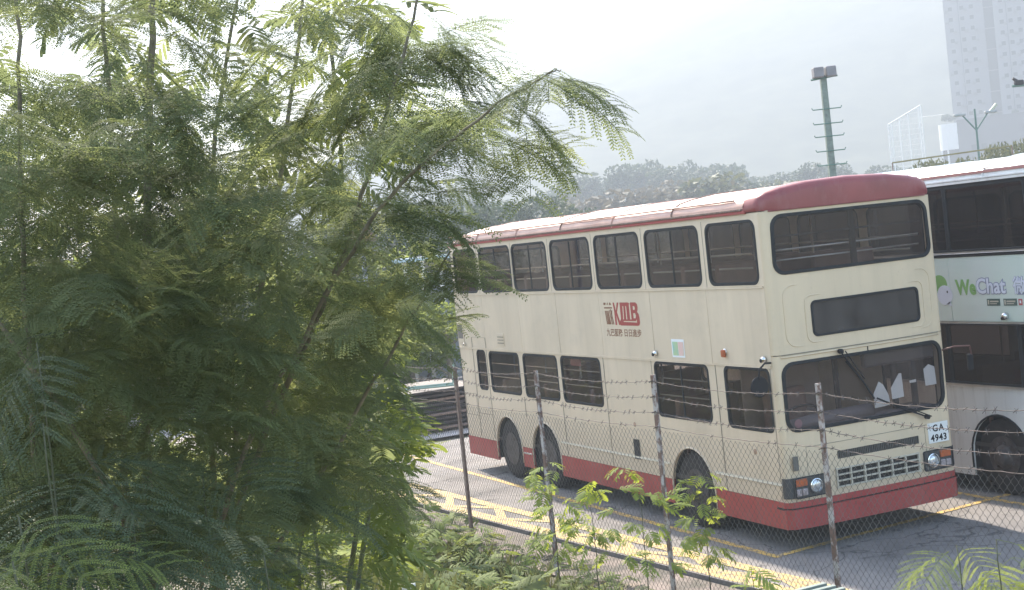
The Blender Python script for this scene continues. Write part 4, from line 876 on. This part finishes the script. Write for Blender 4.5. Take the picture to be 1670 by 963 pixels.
# ground cover on the bank
ii = []; gi = []
while len(ii) < 3100:
    x = rng.uniform(-16, 6); ye = rng.uniform(-8.8, -4.3) if rng.random() < .45 else (rng.uniform(-5.6, -4.3) if rng.random() < .72 else rng.uniform(-4.3, -3.35)); y = ye+.0523*(x+3.86)
    z = ground_z(x, y)-.16; hgt = rng.uniform(.05, .75) * (0.55 if x > -2 else 1); a = rng.uniform(0, 6.28)
    if x > .5 and rng.random() < .6: continue
    if ye > -4.3: hgt *= .45
    ii.append((int(rng.integers(0, 40)), np.array([x, y, z+hgt]), basis(np.array([cos(a), sin(a), rng.uniform(-.3, .6)]), rng.uniform(-.6, .6), rng), rng.uniform(.8, 1.6)))
tag(link('undergrowth', fastmesh('undergrowth', *place(TC, ii[:2000])), M_leafy), 'yellow-green undergrowth covering the bank below the fence', 'undergrowth', kind='stuff')
tag(link('undergrowth', fastmesh('undergrowth', *place(TC, ii[2000:])), M_leaf), 'darker green weeds mixed through the bank below the fence', 'undergrowth', kind='stuff')
# grass blades
V = []; n = 16000
gx = rng.uniform(-17, 9, n); ge = -4.05-np.abs(rng.normal(0, 2.0, n)); gy = ge+.0523*(gx+3.86); a = rng.uniform(0, 6.28, n); hgt = rng.uniform(.12, .45, n)
gz = np.array([ground_z(p, q) for p, q in zip(gx, gy)])-.17; w = .005
dx, dy = np.cos(a), np.sin(a); le = rng.uniform(.1, .5, n)*hgt
V = np.stack([np.stack([gx-dy*w, gy+dx*w, gz], 1), np.stack([gx+dy*w, gy-dx*w, gz], 1), np.stack([gx+dx*le*.4+dy*w*.7, gy+dy*le*.4-dx*w*.7, gz+hgt*.6], 1), np.stack([gx+dx*le, gy+dy*le, gz+hgt], 1)], 1).reshape(-1, 3)
M_grass = mat('dry_grass', (0.11, 0.12, 0.05), 0.9, scale=3, col2=(0.06, 0.08, 0.03), transl=.3)
tag(link('grass', fastmesh('grass', V, np.arange(n*4).reshape(-1, 4)), M_grass), 'dry grass and weeds on the railway bank', 'grass', kind='stuff')
# ------------------------------------------------------------------ far trees
def crown_mesh(seed, mt, n=900, w=2.4, h=4.2, leaf=.26):
    rg = np.random.default_rng(seed); bl = [(rg.uniform(-w*.55, w*.55), rg.uniform(-w*.55, w*.55), h*.5+rg.uniform(-.05, .5)*h, rg.uniform(.35, .62)*w) for _ in range(9)]
    P_ = []
    for i in range(n):
        b = bl[rg.integers(0, len(bl))]; v = rg.normal(0, 1, 3); v /= np.linalg.norm(v); r = b[3]*rg.uniform(.55, 1.05)**.6; P_.append([b[0]+v[0]*r, b[1]+v[1]*r, b[2]+v[2]*r*.75])
    P_ = np.array(P_); A = rg.normal(0, 1, (n, 3)); A /= np.linalg.norm(A, axis=1)[:, None]; B = np.cross(A, rg.normal(0, 1, (n, 3))); B /= np.linalg.norm(B, axis=1)[:, None]; s = leaf*rg.uniform(.5, 1.2, (n, 1))
    V = np.stack([P_-A*s, P_+B*s*.6, P_+A*s, P_-B*s*.6], 1).reshape(-1, 3)
    me = fastmesh('crown', V, np.arange(n*4).reshape(-1, 4)); me.materials.append(mt); return me
def trunk_mesh(seed, h=4.2):
    rg = np.random.default_rng(seed); m = MB().tube([(0, 0, -.4), (.05, 0, h*.3), (-.05, .08, h*.6), (.05, 0, h*.9)], [.2, .15, .10, .04], 6)
    for k in range(5):
        a = rg.uniform(0, 6.28); z = h*rg.uniform(.25, .6); m.tube([(0, 0, z), (cos(a)*.6, sin(a)*.6, z+.5), (cos(a)*1.3, sin(a)*1.3, z+1.3)], [.07, .05, .02], 5)
    me = m.mesh('trunk'); me.materials.append(M_bark); return me
CR = {'dark': [crown_mesh(s, M_leafd) for s in (1, 2, 3)], 'olive': [crown_mesh(s, M_leafo) for s in (4, 5, 6)], 'brown': [crown_mesh(s, M_leafb, 700) for s in (7, 8)]}
CRN = {'dark': [crown_mesh(s+20, M_leafd, 5200, leaf=.12) for s in (1, 2)], 'olive': [crown_mesh(s+20, M_leafo, 5200, leaf=.12) for s in (4, 5)], 'lime': [crown_mesh(s+20, M_leafy, 4200, leaf=.12) for s in (7, 8)]}
TR = [trunk_mesh(s) for s in range(3)]
def far_tree(px, top_py, dist, wid, kind, label, group, lib=CR):
    t = at(px, top_py, dist); gz = ground_z(t[0], t[1])-.16; h = max(1.5, t[2]-gz)
    E_ = empty('tree', (t[0], t[1], gz), label, 'tree', group, rz=random.uniform(0, 6)); s = h/5.3; E_.scale = (s*wid, s*wid, s)
    c = link('crown', random.choice(lib[kind]), None, E_); k = link('trunk', random.choice(TR), None, E_); return E_
ORD = ['leftmost', 'second', 'third', 'fourth', 'fifth', 'sixth', 'seventh', 'eighth', 'ninth', 'tenth', 'eleventh', 'twelfth', 'thirteenth', 'fourteenth', 'fifteenth', 'sixteenth']
CW = {'dark': 'dark green', 'olive': 'olive green', 'lime': 'yellow-green', 'brown': 'brownish'}
random.seed(5)
def prof_y(px, tab): return float(np.interp(px, [a for a, b in tab], [b for a, b in tab]))
RID = [(560, 318), (700, 320), (850, 322), (900, 304), (950, 288), (1000, 262), (1050, 258), (1100, 262), (1150, 258), (1200, 282), (1240, 292), (1270, 278), (1330, 262), (1400, 262), (1500, 262), (1670, 262)]
px = 560
while px < 1700:
    far_tree(px, prof_y(px, RID)+random.choice([-9, -4, 0, 4, 9, 14])+random.uniform(-3, 3), random.uniform(245, 275), random.uniform(.6, 1.7), 'dark', 'hazy grey-green tree on the skyline of the wooded ridge', 'trees on the far ridge'); px += random.uniform(9, 30)
RI2 = [(560, 330), (800, 325), (880, 318), (960, 300), (1040, 296), (1100, 282), (1180, 276), (1250, 290), (1340, 285), (1500, 280)]
px = 570
while px < 1500:
    far_tree(px, prof_y(px, RI2)+random.uniform(-10, 16), random.uniform(165, 205), random.uniform(.7, 1.7), random.choice(['brown', 'olive', 'brown', 'dark']), 'hazy brownish tree halfway up the wooded ridge', 'trees halfway up the ridge'); px += random.uniform(12, 34)
RI3 = [(560, 352), (740, 328), (800, 308), (850, 316), (900, 335), (1000, 325), (1150, 318), (1300, 300)]
for i, px in enumerate((520, 565, 610, 655, 700, 745, 790, 835, 880, 930, 985, 1040, 1100, 1160, 1220)):
    k = random.choice(['dark', 'olive', 'dark']); far_tree(px, prof_y(px, RI3)+random.uniform(-6, 8), random.uniform(80, 110), random.uniform(.8, 1.1), k, '%s tree beyond the cream bus roof, %s of that row counted from the left' % (CW[k], ORD[i]), 'trees beyond the lot', CRN)
for i, (px, py, d, k) in enumerate(((655, 470, 42, 'lime'), (690, 452, 46, 'lime'), (720, 478, 40, 'lime'), (610, 455, 44, 'olive'), (560, 450, 40, 'lime'), (500, 455, 45, 'lime'), (430, 440, 42, 'olive'), (740, 430, 55, 'olive'), (640, 395, 58, 'olive'), (585, 400, 56, 'dark'), (350, 440, 42, 'lime'), (250, 450, 42, 'olive'), (120, 440, 42, 'dark'), (30, 450, 40, 'olive'))):
    far_tree(px, py, d, 1.25, k, ('%s shrub beyond the rubble, ' % CW[k])+('just left of the cream bus rear', 'behind the shrub nearest the bus rear', 'touching the left edge of the cream bus rear', 'left of the pale blue roof', 'under the yellow warning sign', 'a little left of the warning sign', 'behind the right part of the big tree', 'rising above the pale blue roof', 'tall, above and left of the blue roof', 'tall, directly behind the warning sign', 'behind the middle of the big tree', 'behind the main stem of the big tree', 'behind the left part of the big tree', 'at the left edge of the view')[i], 'shrubs beyond the rubble', CRN)
for i, px in enumerate(range(10, 600, 42)):
    k = random.choice(['dark', 'olive', 'lime']); far_tree(px, random.uniform(385, 430), random.uniform(44, 54), random.uniform(1.0, 1.3), k, '%s tree glimpsed through the gaps of the big tree, %s from the left' % (CW[k], ORD[i]), 'trees glimpsed behind the big tree', CRN)
for i, (px, py) in enumerate(((1475, 258), (1500, 254), (1575, 238), (1600, 232), (1630, 226), (1655, 222), (1680, 222))):
    far_tree(px, py+3, random.uniform(75, 85), .6, 'olive', 'olive shrub above the white bus roof, %s of the row from the left' % ORD[i], 'shrubs above the white bus', CRN)
# ------------------------------------------------------------------ tower blocks and podium
M_tw = mat('tower_render', (0.19, 0.19, 0.20), .85, var=.06, scale=.1); M_twd = mat('tower_recess', (0.05, 0.06, 0.075), .8); M_win = mat('far_window', (0.012, 0.014, 0.016), .8, spec=.2); M_pod = mat('podium_tile', (0.06, 0.06, 0.07), .8, var=.05, scale=.2); M_podw = mat('podium_white', (0.72, 0.72, 0.72), .7, var=.03)
win_me = MB().box(-.5, -.06, -.5, .5, .06, .5).mesh('window'); win_me.materials.append(M_win)
ac_me = MB().box(-.4, -.3, -.3, .4, .3, .3).mesh('air_conditioner'); ac_me.materials.append(mat('grimy_unit', (.13, .13, .13), .8)); random.seed(3)
vz = lambda px, py, d: at(px, py, d)
def tower(pxl, pxr, ztop, cols, label, dist=400, deep=14):
    a = at(pxl, 120, dist); b = at(pxr, 120, dist); t = (b-a)[:2]; w = np.linalg.norm(t); ang = math.atan2(t[1], t[0]); E_ = empty('apartment_tower', (a[0], a[1], 0), label, 'tower block', 'tower blocks behind the white bus', ang)
    MB().box(0, 0, 3, w, deep, ztop).box(-.2, -.2, ztop, w+.2, deep+.2, ztop+1).build('wall', M_tw, E_)
    for z in np.arange(24, ztop, 2.8):
        MB().box(-.05, -.07, z-.08, w+.05, deep, z+.06).build('floor_band', M_tw, E_)
        for c in cols:
            o = link('window', win_me, None, E_); o.location = (c*w, -.02, z+1.45)
            if random.random() < .75: o = link('air_conditioner', ac_me, None, E_); o.location = (c*w+random.choice([-.9, .9]), -.3, z+.9)
    for c in cols[1::2]: MB().box(c*w-1.0, -.35, 22, c*w-.82, 0.02, ztop-.5).build('drain_pipe', M_twd, E_)
    return E_
tower(1548, 1613, 88, (.17, .46, .70), 'tall hazy apartment tower at the left of the pair', 400)
tower(1629, 1735, 88, (.12, .26, .40, .62, .8), 'tall hazy apartment tower at the right edge of the photograph', 396)
a = at(1606, 120, 404); E_ = empty('apartment_tower', (a[0], a[1], 0), 'recess between the two apartment towers, its shade painted dark blue-grey', 'tower block', None, math.atan2(LD[1], LD[0])-.2)
MB().box(0, 0, 3, 5, 10, 92).build('wall', M_twd, E_)  # set-back block for the recess, with its shade put into the dark colour
for z in np.arange(25, 90, 5.6): MB().box(-.04, -.06, z, 5.04, .02, z+.3).build('floor_band', M_tw, E_)
a = at(1560, 200, 378); b = at(1760, 200, 378); t = (b-a)[:2]; E_ = empty('podium_building', (a[0], a[1], 0), 'long pale podium block with rounded white end below the towers', 'building', None, math.atan2(t[1], t[0]))
w = np.linalg.norm(t)
MB().box(0, 0, 0, w, 16, 23.0).build('wall', M_pod, E_)
for z in (14.2, 17.0, 19.8, 22.6): MB().box(-.1, -.15, z, w, .1, z+.25).build('ledge', M_pod, E_)
cyl = [(-4.4, 1.6), (-4.6, 2.4), (-4.4, 6), (0, 6), (0, 0), (-2.6, .2), (-3.8, .7)]
n = len(cyl); MB().add([(x_, y_, 15.8) for x_, y_ in cyl]+[(x_, y_, 22.4) for x_, y_ in cyl], [tuple(range(n)), tuple(range(n, 2*n))]+[(i, (i+1) % n, n+(i+1) % n, n+i) for i in range(n)]).build('end_wall', M_podw, E_)
MB().box(-4.3, .9, 0, -4.0, 6, 15.8).box(-2.9, .4, 0, -2.5, 6, 15.8).build('column', M_podw, E_); MB().box(-3.9, 2, 0, 0, 6, 15.8).build('glazing', M_win, E_)
for k in range(14): 
    o = MB().box(3+k*2.4, -.1, 15.1, 4.4+k*2.4, .05, 16.4).build('window', M_win, E_)
for x_, r in ((-2.5, 1.4), (-1.2, 1.0), (9, 1.1), (14, .9)):
    o = link('rooftop_planting', CR['dark'][0], None, E_); o.location = (x_, 3, 22.3); o.scale = (.5*r, .5*r, .42*r)
# ------------------------------------------------------------------ floodlight mast, street lamps, net posts
M_green = mat('green_galvanised', (0.16, 0.20, 0.17), .6, .3, var=.2, scale=8); M_greend = mat('green_lamp_post', (0.07, 0.16, 0.13), .6, var=.1)
b = at(1369, 400, 45); E_ = empty('floodlight_mast', (b[0], b[1], 0), 'green floodlight mast with crossbar steps rising behind the cream bus roof', 'mast', None, math.atan2(LD[1], LD[0])); zt_ = at(1352, 122, 45)[2]
MB().add([(x_*k, y_*k, z_) for z_, k in ((0, 1.15), (zt_, .85)) for x_, y_ in ((-.105, -.09), (.105, -.09), (.105, .09), (-.105, .09))], [(0, 1, 5, 4), (1, 2, 6, 5), (2, 3, 7, 6), (3, 0, 4, 7), (4, 5, 6, 7)]).build('pole', M_green, E_)
for py in (175, 222, 246-23+0, 199, 268, 290):
    pass
for py in (177, 201, 222, 246, 269, 292, 315, 338):
    z_ = at(1358, py, 45)[2]; MB().tube([(-.46, -.1, z_+.06), (-.43, -.1, z_), (.43, -.1, z_), (.46, -.1, z_+.06)], .018, 6).build('step_bar', M_greend, E_)
for x_ in (-.16, .22):
    MB().box(x_-.17, -.32, zt_-.08, x_+.14, .05, zt_+.24, .03).build('floodlight', mat('floodlight_grey', (.20, .19, .20), .5, .4), E_)
MB().tube([(-.40, -.1, zt_-.12), (.42, -.1, zt_-.05)], .03, 6).build('bracket', M_greend, E_)
def ylamp(px, pyb, pyt, d, label):
    t = at(px, pyt, d); E_ = empty('street_lamp', (t[0], t[1], 0), label, 'street lamp', None, math.atan2(LD[1], LD[0])); z = t[2]
    MB().tube([(0, 0, 0), (0, 0, z+.3)], [.09, .06], 8).build('pole', M_greend, E_)
    for s in (-1, 1):
        MB().tube([(0, 0, z-1.0), (s*.75, 0, z-.05)], .05, 6).build('arm', M_greend, E_)
        MB().box(s*.95-.35, -.15, z-.06, s*.95+.35, .15, z+.10, .04).build('lamp_head', mat('lamp_head_grey', (.30, .32, .32), .5), E_)
    MB().tube([(.9, 0, z), (1.35, 0, z+.45)], .10, 6).build('lamp_head', mat('pale_lamp_head', (.5, .52, .40), .5), E_)
    return E_
ylamp(1590, 245, 186, 92, 'green street lamp with two spreading arms in front of the podium')
t = at(1690, 137, 60); E_ = empty('street_lamp', (t[0], t[1], 0), 'lamp fixture on a horizontal arm reaching in at the right edge', 'street lamp', None, math.atan2(LD[1], LD[0]))
MB().tube([(0, 0, 0), (0, 0, t[2])], .07, 8).build('pole', M_greend, E_); MB().tube([(0, 0, t[2]), (-.95, 0, t[2])], .05, 6).build('arm', M_greend, E_); MB().box(-.85, -.12, t[2]+.02, -.50, .12, t[2]+.22, .05).build('lamp_head', M_black, E_); MB().tube([(-.9, 0, t[2]+.30), (-.6, 0, t[2]+.1)], .06, 6).build('lamp_head', M_black, E_)
a = at(1447, 265, 200); E_ = empty('ball_net', (a[0], a[1], 0), 'tall white ball-stop net frame with sloping top beyond the white bus', 'net'); M_nw = mat('net_white', (.8, .8, .8), .5, var=.02)
def loc(p): return np.array(p)-np.array([a[0], a[1], 0])
topl = []
for px, pt_ in ((1448, 204), (1453, 203), (1466, 196), (1480, 186), (1497, 175), (1501, 172)):
    t = at(px, pt_, 200); topl.append(t); MB().tube([loc((t[0], t[1], 0)), loc(t)], .07, 5).build('post', M_nw, E_)
MB().tube([loc(topl[0]), loc(topl[-1])], .11, 5).build('top_beam', M_nw, E_)
mbn = MB()
t0, t1 = topl[0], topl[-1]
for k in range(1, 26):
    s = k/26; p = t0+(t1-t0)*s; mbn.tube([loc((p[0], p[1], 0)), loc(p)], .014, 3)
for z in np.arange(1, 16.5, .7):
    s0 = 0 if z < t0[2] else (z-t0[2])/(t1[2]-t0[2])
    if s0 < 1: mbn.tube([loc((*(t0+(t1-t0)*s0)[:2], z)), loc((*t1[:2], z))], .014, 3)
e2 = at(1536, 232-58, 200)
for z in (t1[2]-1.6,): mbn.tube([loc((*t1[:2], z)), loc((*at(1540, 190, 200)[:2], z))], .04, 3)
tag(mbn.build('netting', M_nw, E_), kind='stuff')
# low olive pipe bridge beyond the white bus
a, b = at(1455, 266, 62), at(1650, 238, 62); E_ = empty('pipe_gantry', (a[0], a[1], 0), 'thin olive pipe gantry running just above the white bus roof', 'gantry')
MB().tube([(0, 0, a[2]), (b[0]-a[0], b[1]-a[1], b[2])], .035, 6).build('rail', mat('olive_paint', (.24, .21, .09), .7), E_); MB().tube([(0, 0, a[2]), (0, 0, 0)], .03, 6).build('leg', M_rust2, E_); MB().tube([(b[0]-a[0], b[1]-a[1], b[2]), (b[0]-a[0], b[1]-a[1], 0)], .03, 6).build('leg', M_rust2, E_)
# ------------------------------------------------------------------ end of the lot: rubble, stacked plates, shed, sign
random.seed(9)
rub = mat('pale_rubble', (0.52, 0.46, 0.42), .9, var=.25, scale=2); rub2 = mat('brown_rubble', (0.20, 0.14, 0.11), .9, var=.3, scale=2)
g = tag(MB().add([(-36, -5, -.05), (-15, -5, -.05), (-15, 2.9, -.05), (-26, 6.2, -.05), (-44, 24, -.05)], [(0, 1, 2, 3, 4)]).build('rubble_ground', rub), kind='structure')
slab = []
for s_ in range(5):
    m = MB(); pts = [(cos(a)*random.uniform(.6, 1), sin(a)*random.uniform(.6, 1)) for a in np.linspace(0, 2*pi, 7)[:-1]]; n = len(pts)
    m.add([(x_, y_, 0) for x_, y_ in pts]+[(x_*.9, y_*.9, .25+.1*random.random()) for x_, y_ in pts], [tuple(range(n)), tuple(range(n, 2*n))]+[(i, (i+1) % n, n+(i+1) % n, n+i) for i in range(n)]); slab.append(m.mesh('rubble'))
for i, m in enumerate(slab): m.materials.append(rub if i < 3 else rub2)
for i in range(170):
    px, py = random.uniform(560, 740), random.uniform(545, 642); p = onplane(px, py, 2, 0.0)
    o = bpy.data.objects.new('rubble', random.choice(slab)); COL.objects.link(o); o.location = (p[0], p[1], -.05+random.uniform(0, .15)); s = random.uniform(.12, .55); o.scale = (s, s, s*random.uniform(.5, 1.3)); o.rotation_euler = (random.uniform(-.4, .4), random.uniform(-.4, .4), random.uniform(0, 6)); tag(o, 'pale lump of rubble on the bright ground left of the cream bus', 'rubble', 'rubble at the end of the lot')
for i in range(9):
    px, py = random.uniform(600, 735), random.uniform(560, 640); p = onplane(px, py, 2, 0.0); a = random.uniform(0, 3.1); l_ = random.uniform(.6, 1.6)
    o = MB().tube([(0, 0, .05), (cos(a)*l_*.5, sin(a)*l_*.5, .35), (cos(a)*l_, sin(a)*l_, random.uniform(.3, .9))], .035, 5).build('timber_scrap', rub2 if i % 3 else M_steel); o.location = (p[0], p[1], 0); tag(o, 'broken stick of scrap timber poking out of the rubble', 'scrap', 'scrap sticks in the rubble')
p = np.array([-17.0, .35, 0]); E_ = empty('steel_plate_stack', p, 'stack of dark steel plates lying beside the back of the cream bus', 'stack')
M_dk = mat('dark_steel', (0.055, 0.045, 0.045), .6, .4, var=.3, scale=3)
for k in range(9):
    jx, jy = random.uniform(-.08, .08), random.uniform(-.1, .1); MB().box(-1.2+jx, -2.6+jy, .02+k*.105, 1.2+jx, 1.15+jy, .075+k*.105, .01).build('plate', M_dk if k % 3 else M_rust2, E_)
E_ = empty('green_rack', (-16.2, -.2, .98), 'thin green metal frame lying on top of the plate stack', 'rack')
for q in ([(-.6, -1.3, .03), (.5, .9, .03)], [(-.2, -1.4, .03), (.9, .8, .03)], [(.5, .9, .03), (.5, .95, .45)], [(-.6, -1.3, .03), (-.2, -1.4, .5)], [(-.6, -1.3, .03), (-.2, -1.4, .03)]): MB().tube(q, .025, 5).build('rail', mat('pale_green_paint', (.25, .36, .30), .6), E_)
a, b = at(655, 424, 42), at(742, 416, 42); t = (b-a)[:2]; w = np.linalg.norm(t); E_ = empty('shed', (a[0], a[1], 0), 'low open shed with a pale blue roof showing left of the cream bus', 'shed', None, math.atan2(t[1], t[0]))
MB().box(-.3, -.2, a[2]-.10, w+1.2, 3, a[2]+.02).build('roof', mat('pale_blue_sheet', (.40, .50, .55), .4, .2, var=.08), E_)
for k in range(4): MB().box(k*w/3, 0, 0, k*w/3+.12, .12, a[2]-.1).build('post', M_steel, E_)
MB().box(0, 2.6, 0, w+1, 2.7, a[2]-.15).build('back_wall', mat('grey_sheet', (.28, .29, .30), .7), E_)
t = at(588, 384, 24); E_ = empty('warning_sign', (t[0], t[1], 0), 'small yellow triangular sign with brown border glimpsed through the leaves', 'sign', None, math.atan2(LD[1], LD[0]))
MB().tube([(0, .06, 0), (0, .06, t[2]+.1)], .04, 8).build('pole', mat('grey_pole', (.42, .42, .48), .6), E_)
MB().add([(-.30, 0, t[2]-.12), (.30, 0, t[2]-.12), (0, 0, t[2]+.32), (-.30, .03, t[2]-.12), (.30, .03, t[2]-.12), (0, .03, t[2]+.32)], [(0, 1, 2), (3, 4, 5), (0, 1, 4, 3), (1, 2, 5, 4), (2, 0, 3, 5)]).build('border', M_rust2, E_)
MB().add([(-.21, -.006, t[2]-.07), (.21, -.006, t[2]-.07), (0, -.006, t[2]+.24), (-.21, .0, t[2]-.07), (.21, .0, t[2]-.07), (0, .0, t[2]+.24)], [(0, 1, 2), (3, 4, 5), (0, 1, 4, 3), (1, 2, 5, 4), (2, 0, 3, 5)]).build('sign_face', M_yel2, E_)
# ribbed dark sheet leaning at the foot of the fence, white scrap
c_ = onplane(1335, 985, 1, -4.1); E_ = empty('ribbed_sheet', (c_[0], c_[1], c_[2]-.15), 'dark green ribbed metal sheet lying against the foot of the fourth fence post', 'metal sheet', None, .05)
MB().box(-.55, -.5, .10, .55, .45, .12).build('sheet', mat('dark_green_sheet', (.035, .05, .045), .5), E_)
for k in range(9): MB().box(-.5+k*.12, -.5, .122, -.45+k*.12, .45, .15).build('rib', mat('rib_grey', (.20, .24, .22), .5), E_)
for x_ in (-.5, .47): MB().box(x_, -.02, -c_[2]-.15+.15 if 0 else -.9, x_+.04, .02, .10).build('leg', M_black, E_)
p = at(655, 957, 9.0); o = MB().add([(0, 0, 0), (.09, .01, .01), (.10, .06, .03), (.02, .07, .02), (0, 0, -.02), (.09, .01, -.01), (.10, .06, .01), (.02, .07, 0)], [(0, 1, 2, 3), (4, 5, 6, 7), (0, 1, 5, 4), (1, 2, 6, 5), (2, 3, 7, 6), (3, 0, 4, 7)]).build('white_scrap', M_paper); o.location = p; tag(o, 'crumpled white scrap caught in the weeds at the bottom edge', 'litter')
# ------------------------------------------------------------------ haze
hz = MB().box(-1190, -720, -2.2, 110, 1050, 232).mesh('haze'); hm = bpy.data.materials.new('haze_air'); hm.use_nodes = True; n = hm.node_tree; n.nodes.clear()
ou = n.nodes.new('ShaderNodeOutputMaterial'); pv = n.nodes.new('ShaderNodeVolumePrincipled'); pv.inputs['Color'].default_value = (.63, .715, .82, 1); pv.inputs['Density'].default_value = HAZE_DENSITY; pv.inputs['Anisotropy'].default_value = .2
n.links.new(pv.outputs[0], ou.inputs['Volume']); tag(link('haze', hz, hm), 'pale haze filling the valley', 'haze', kind='stuff')
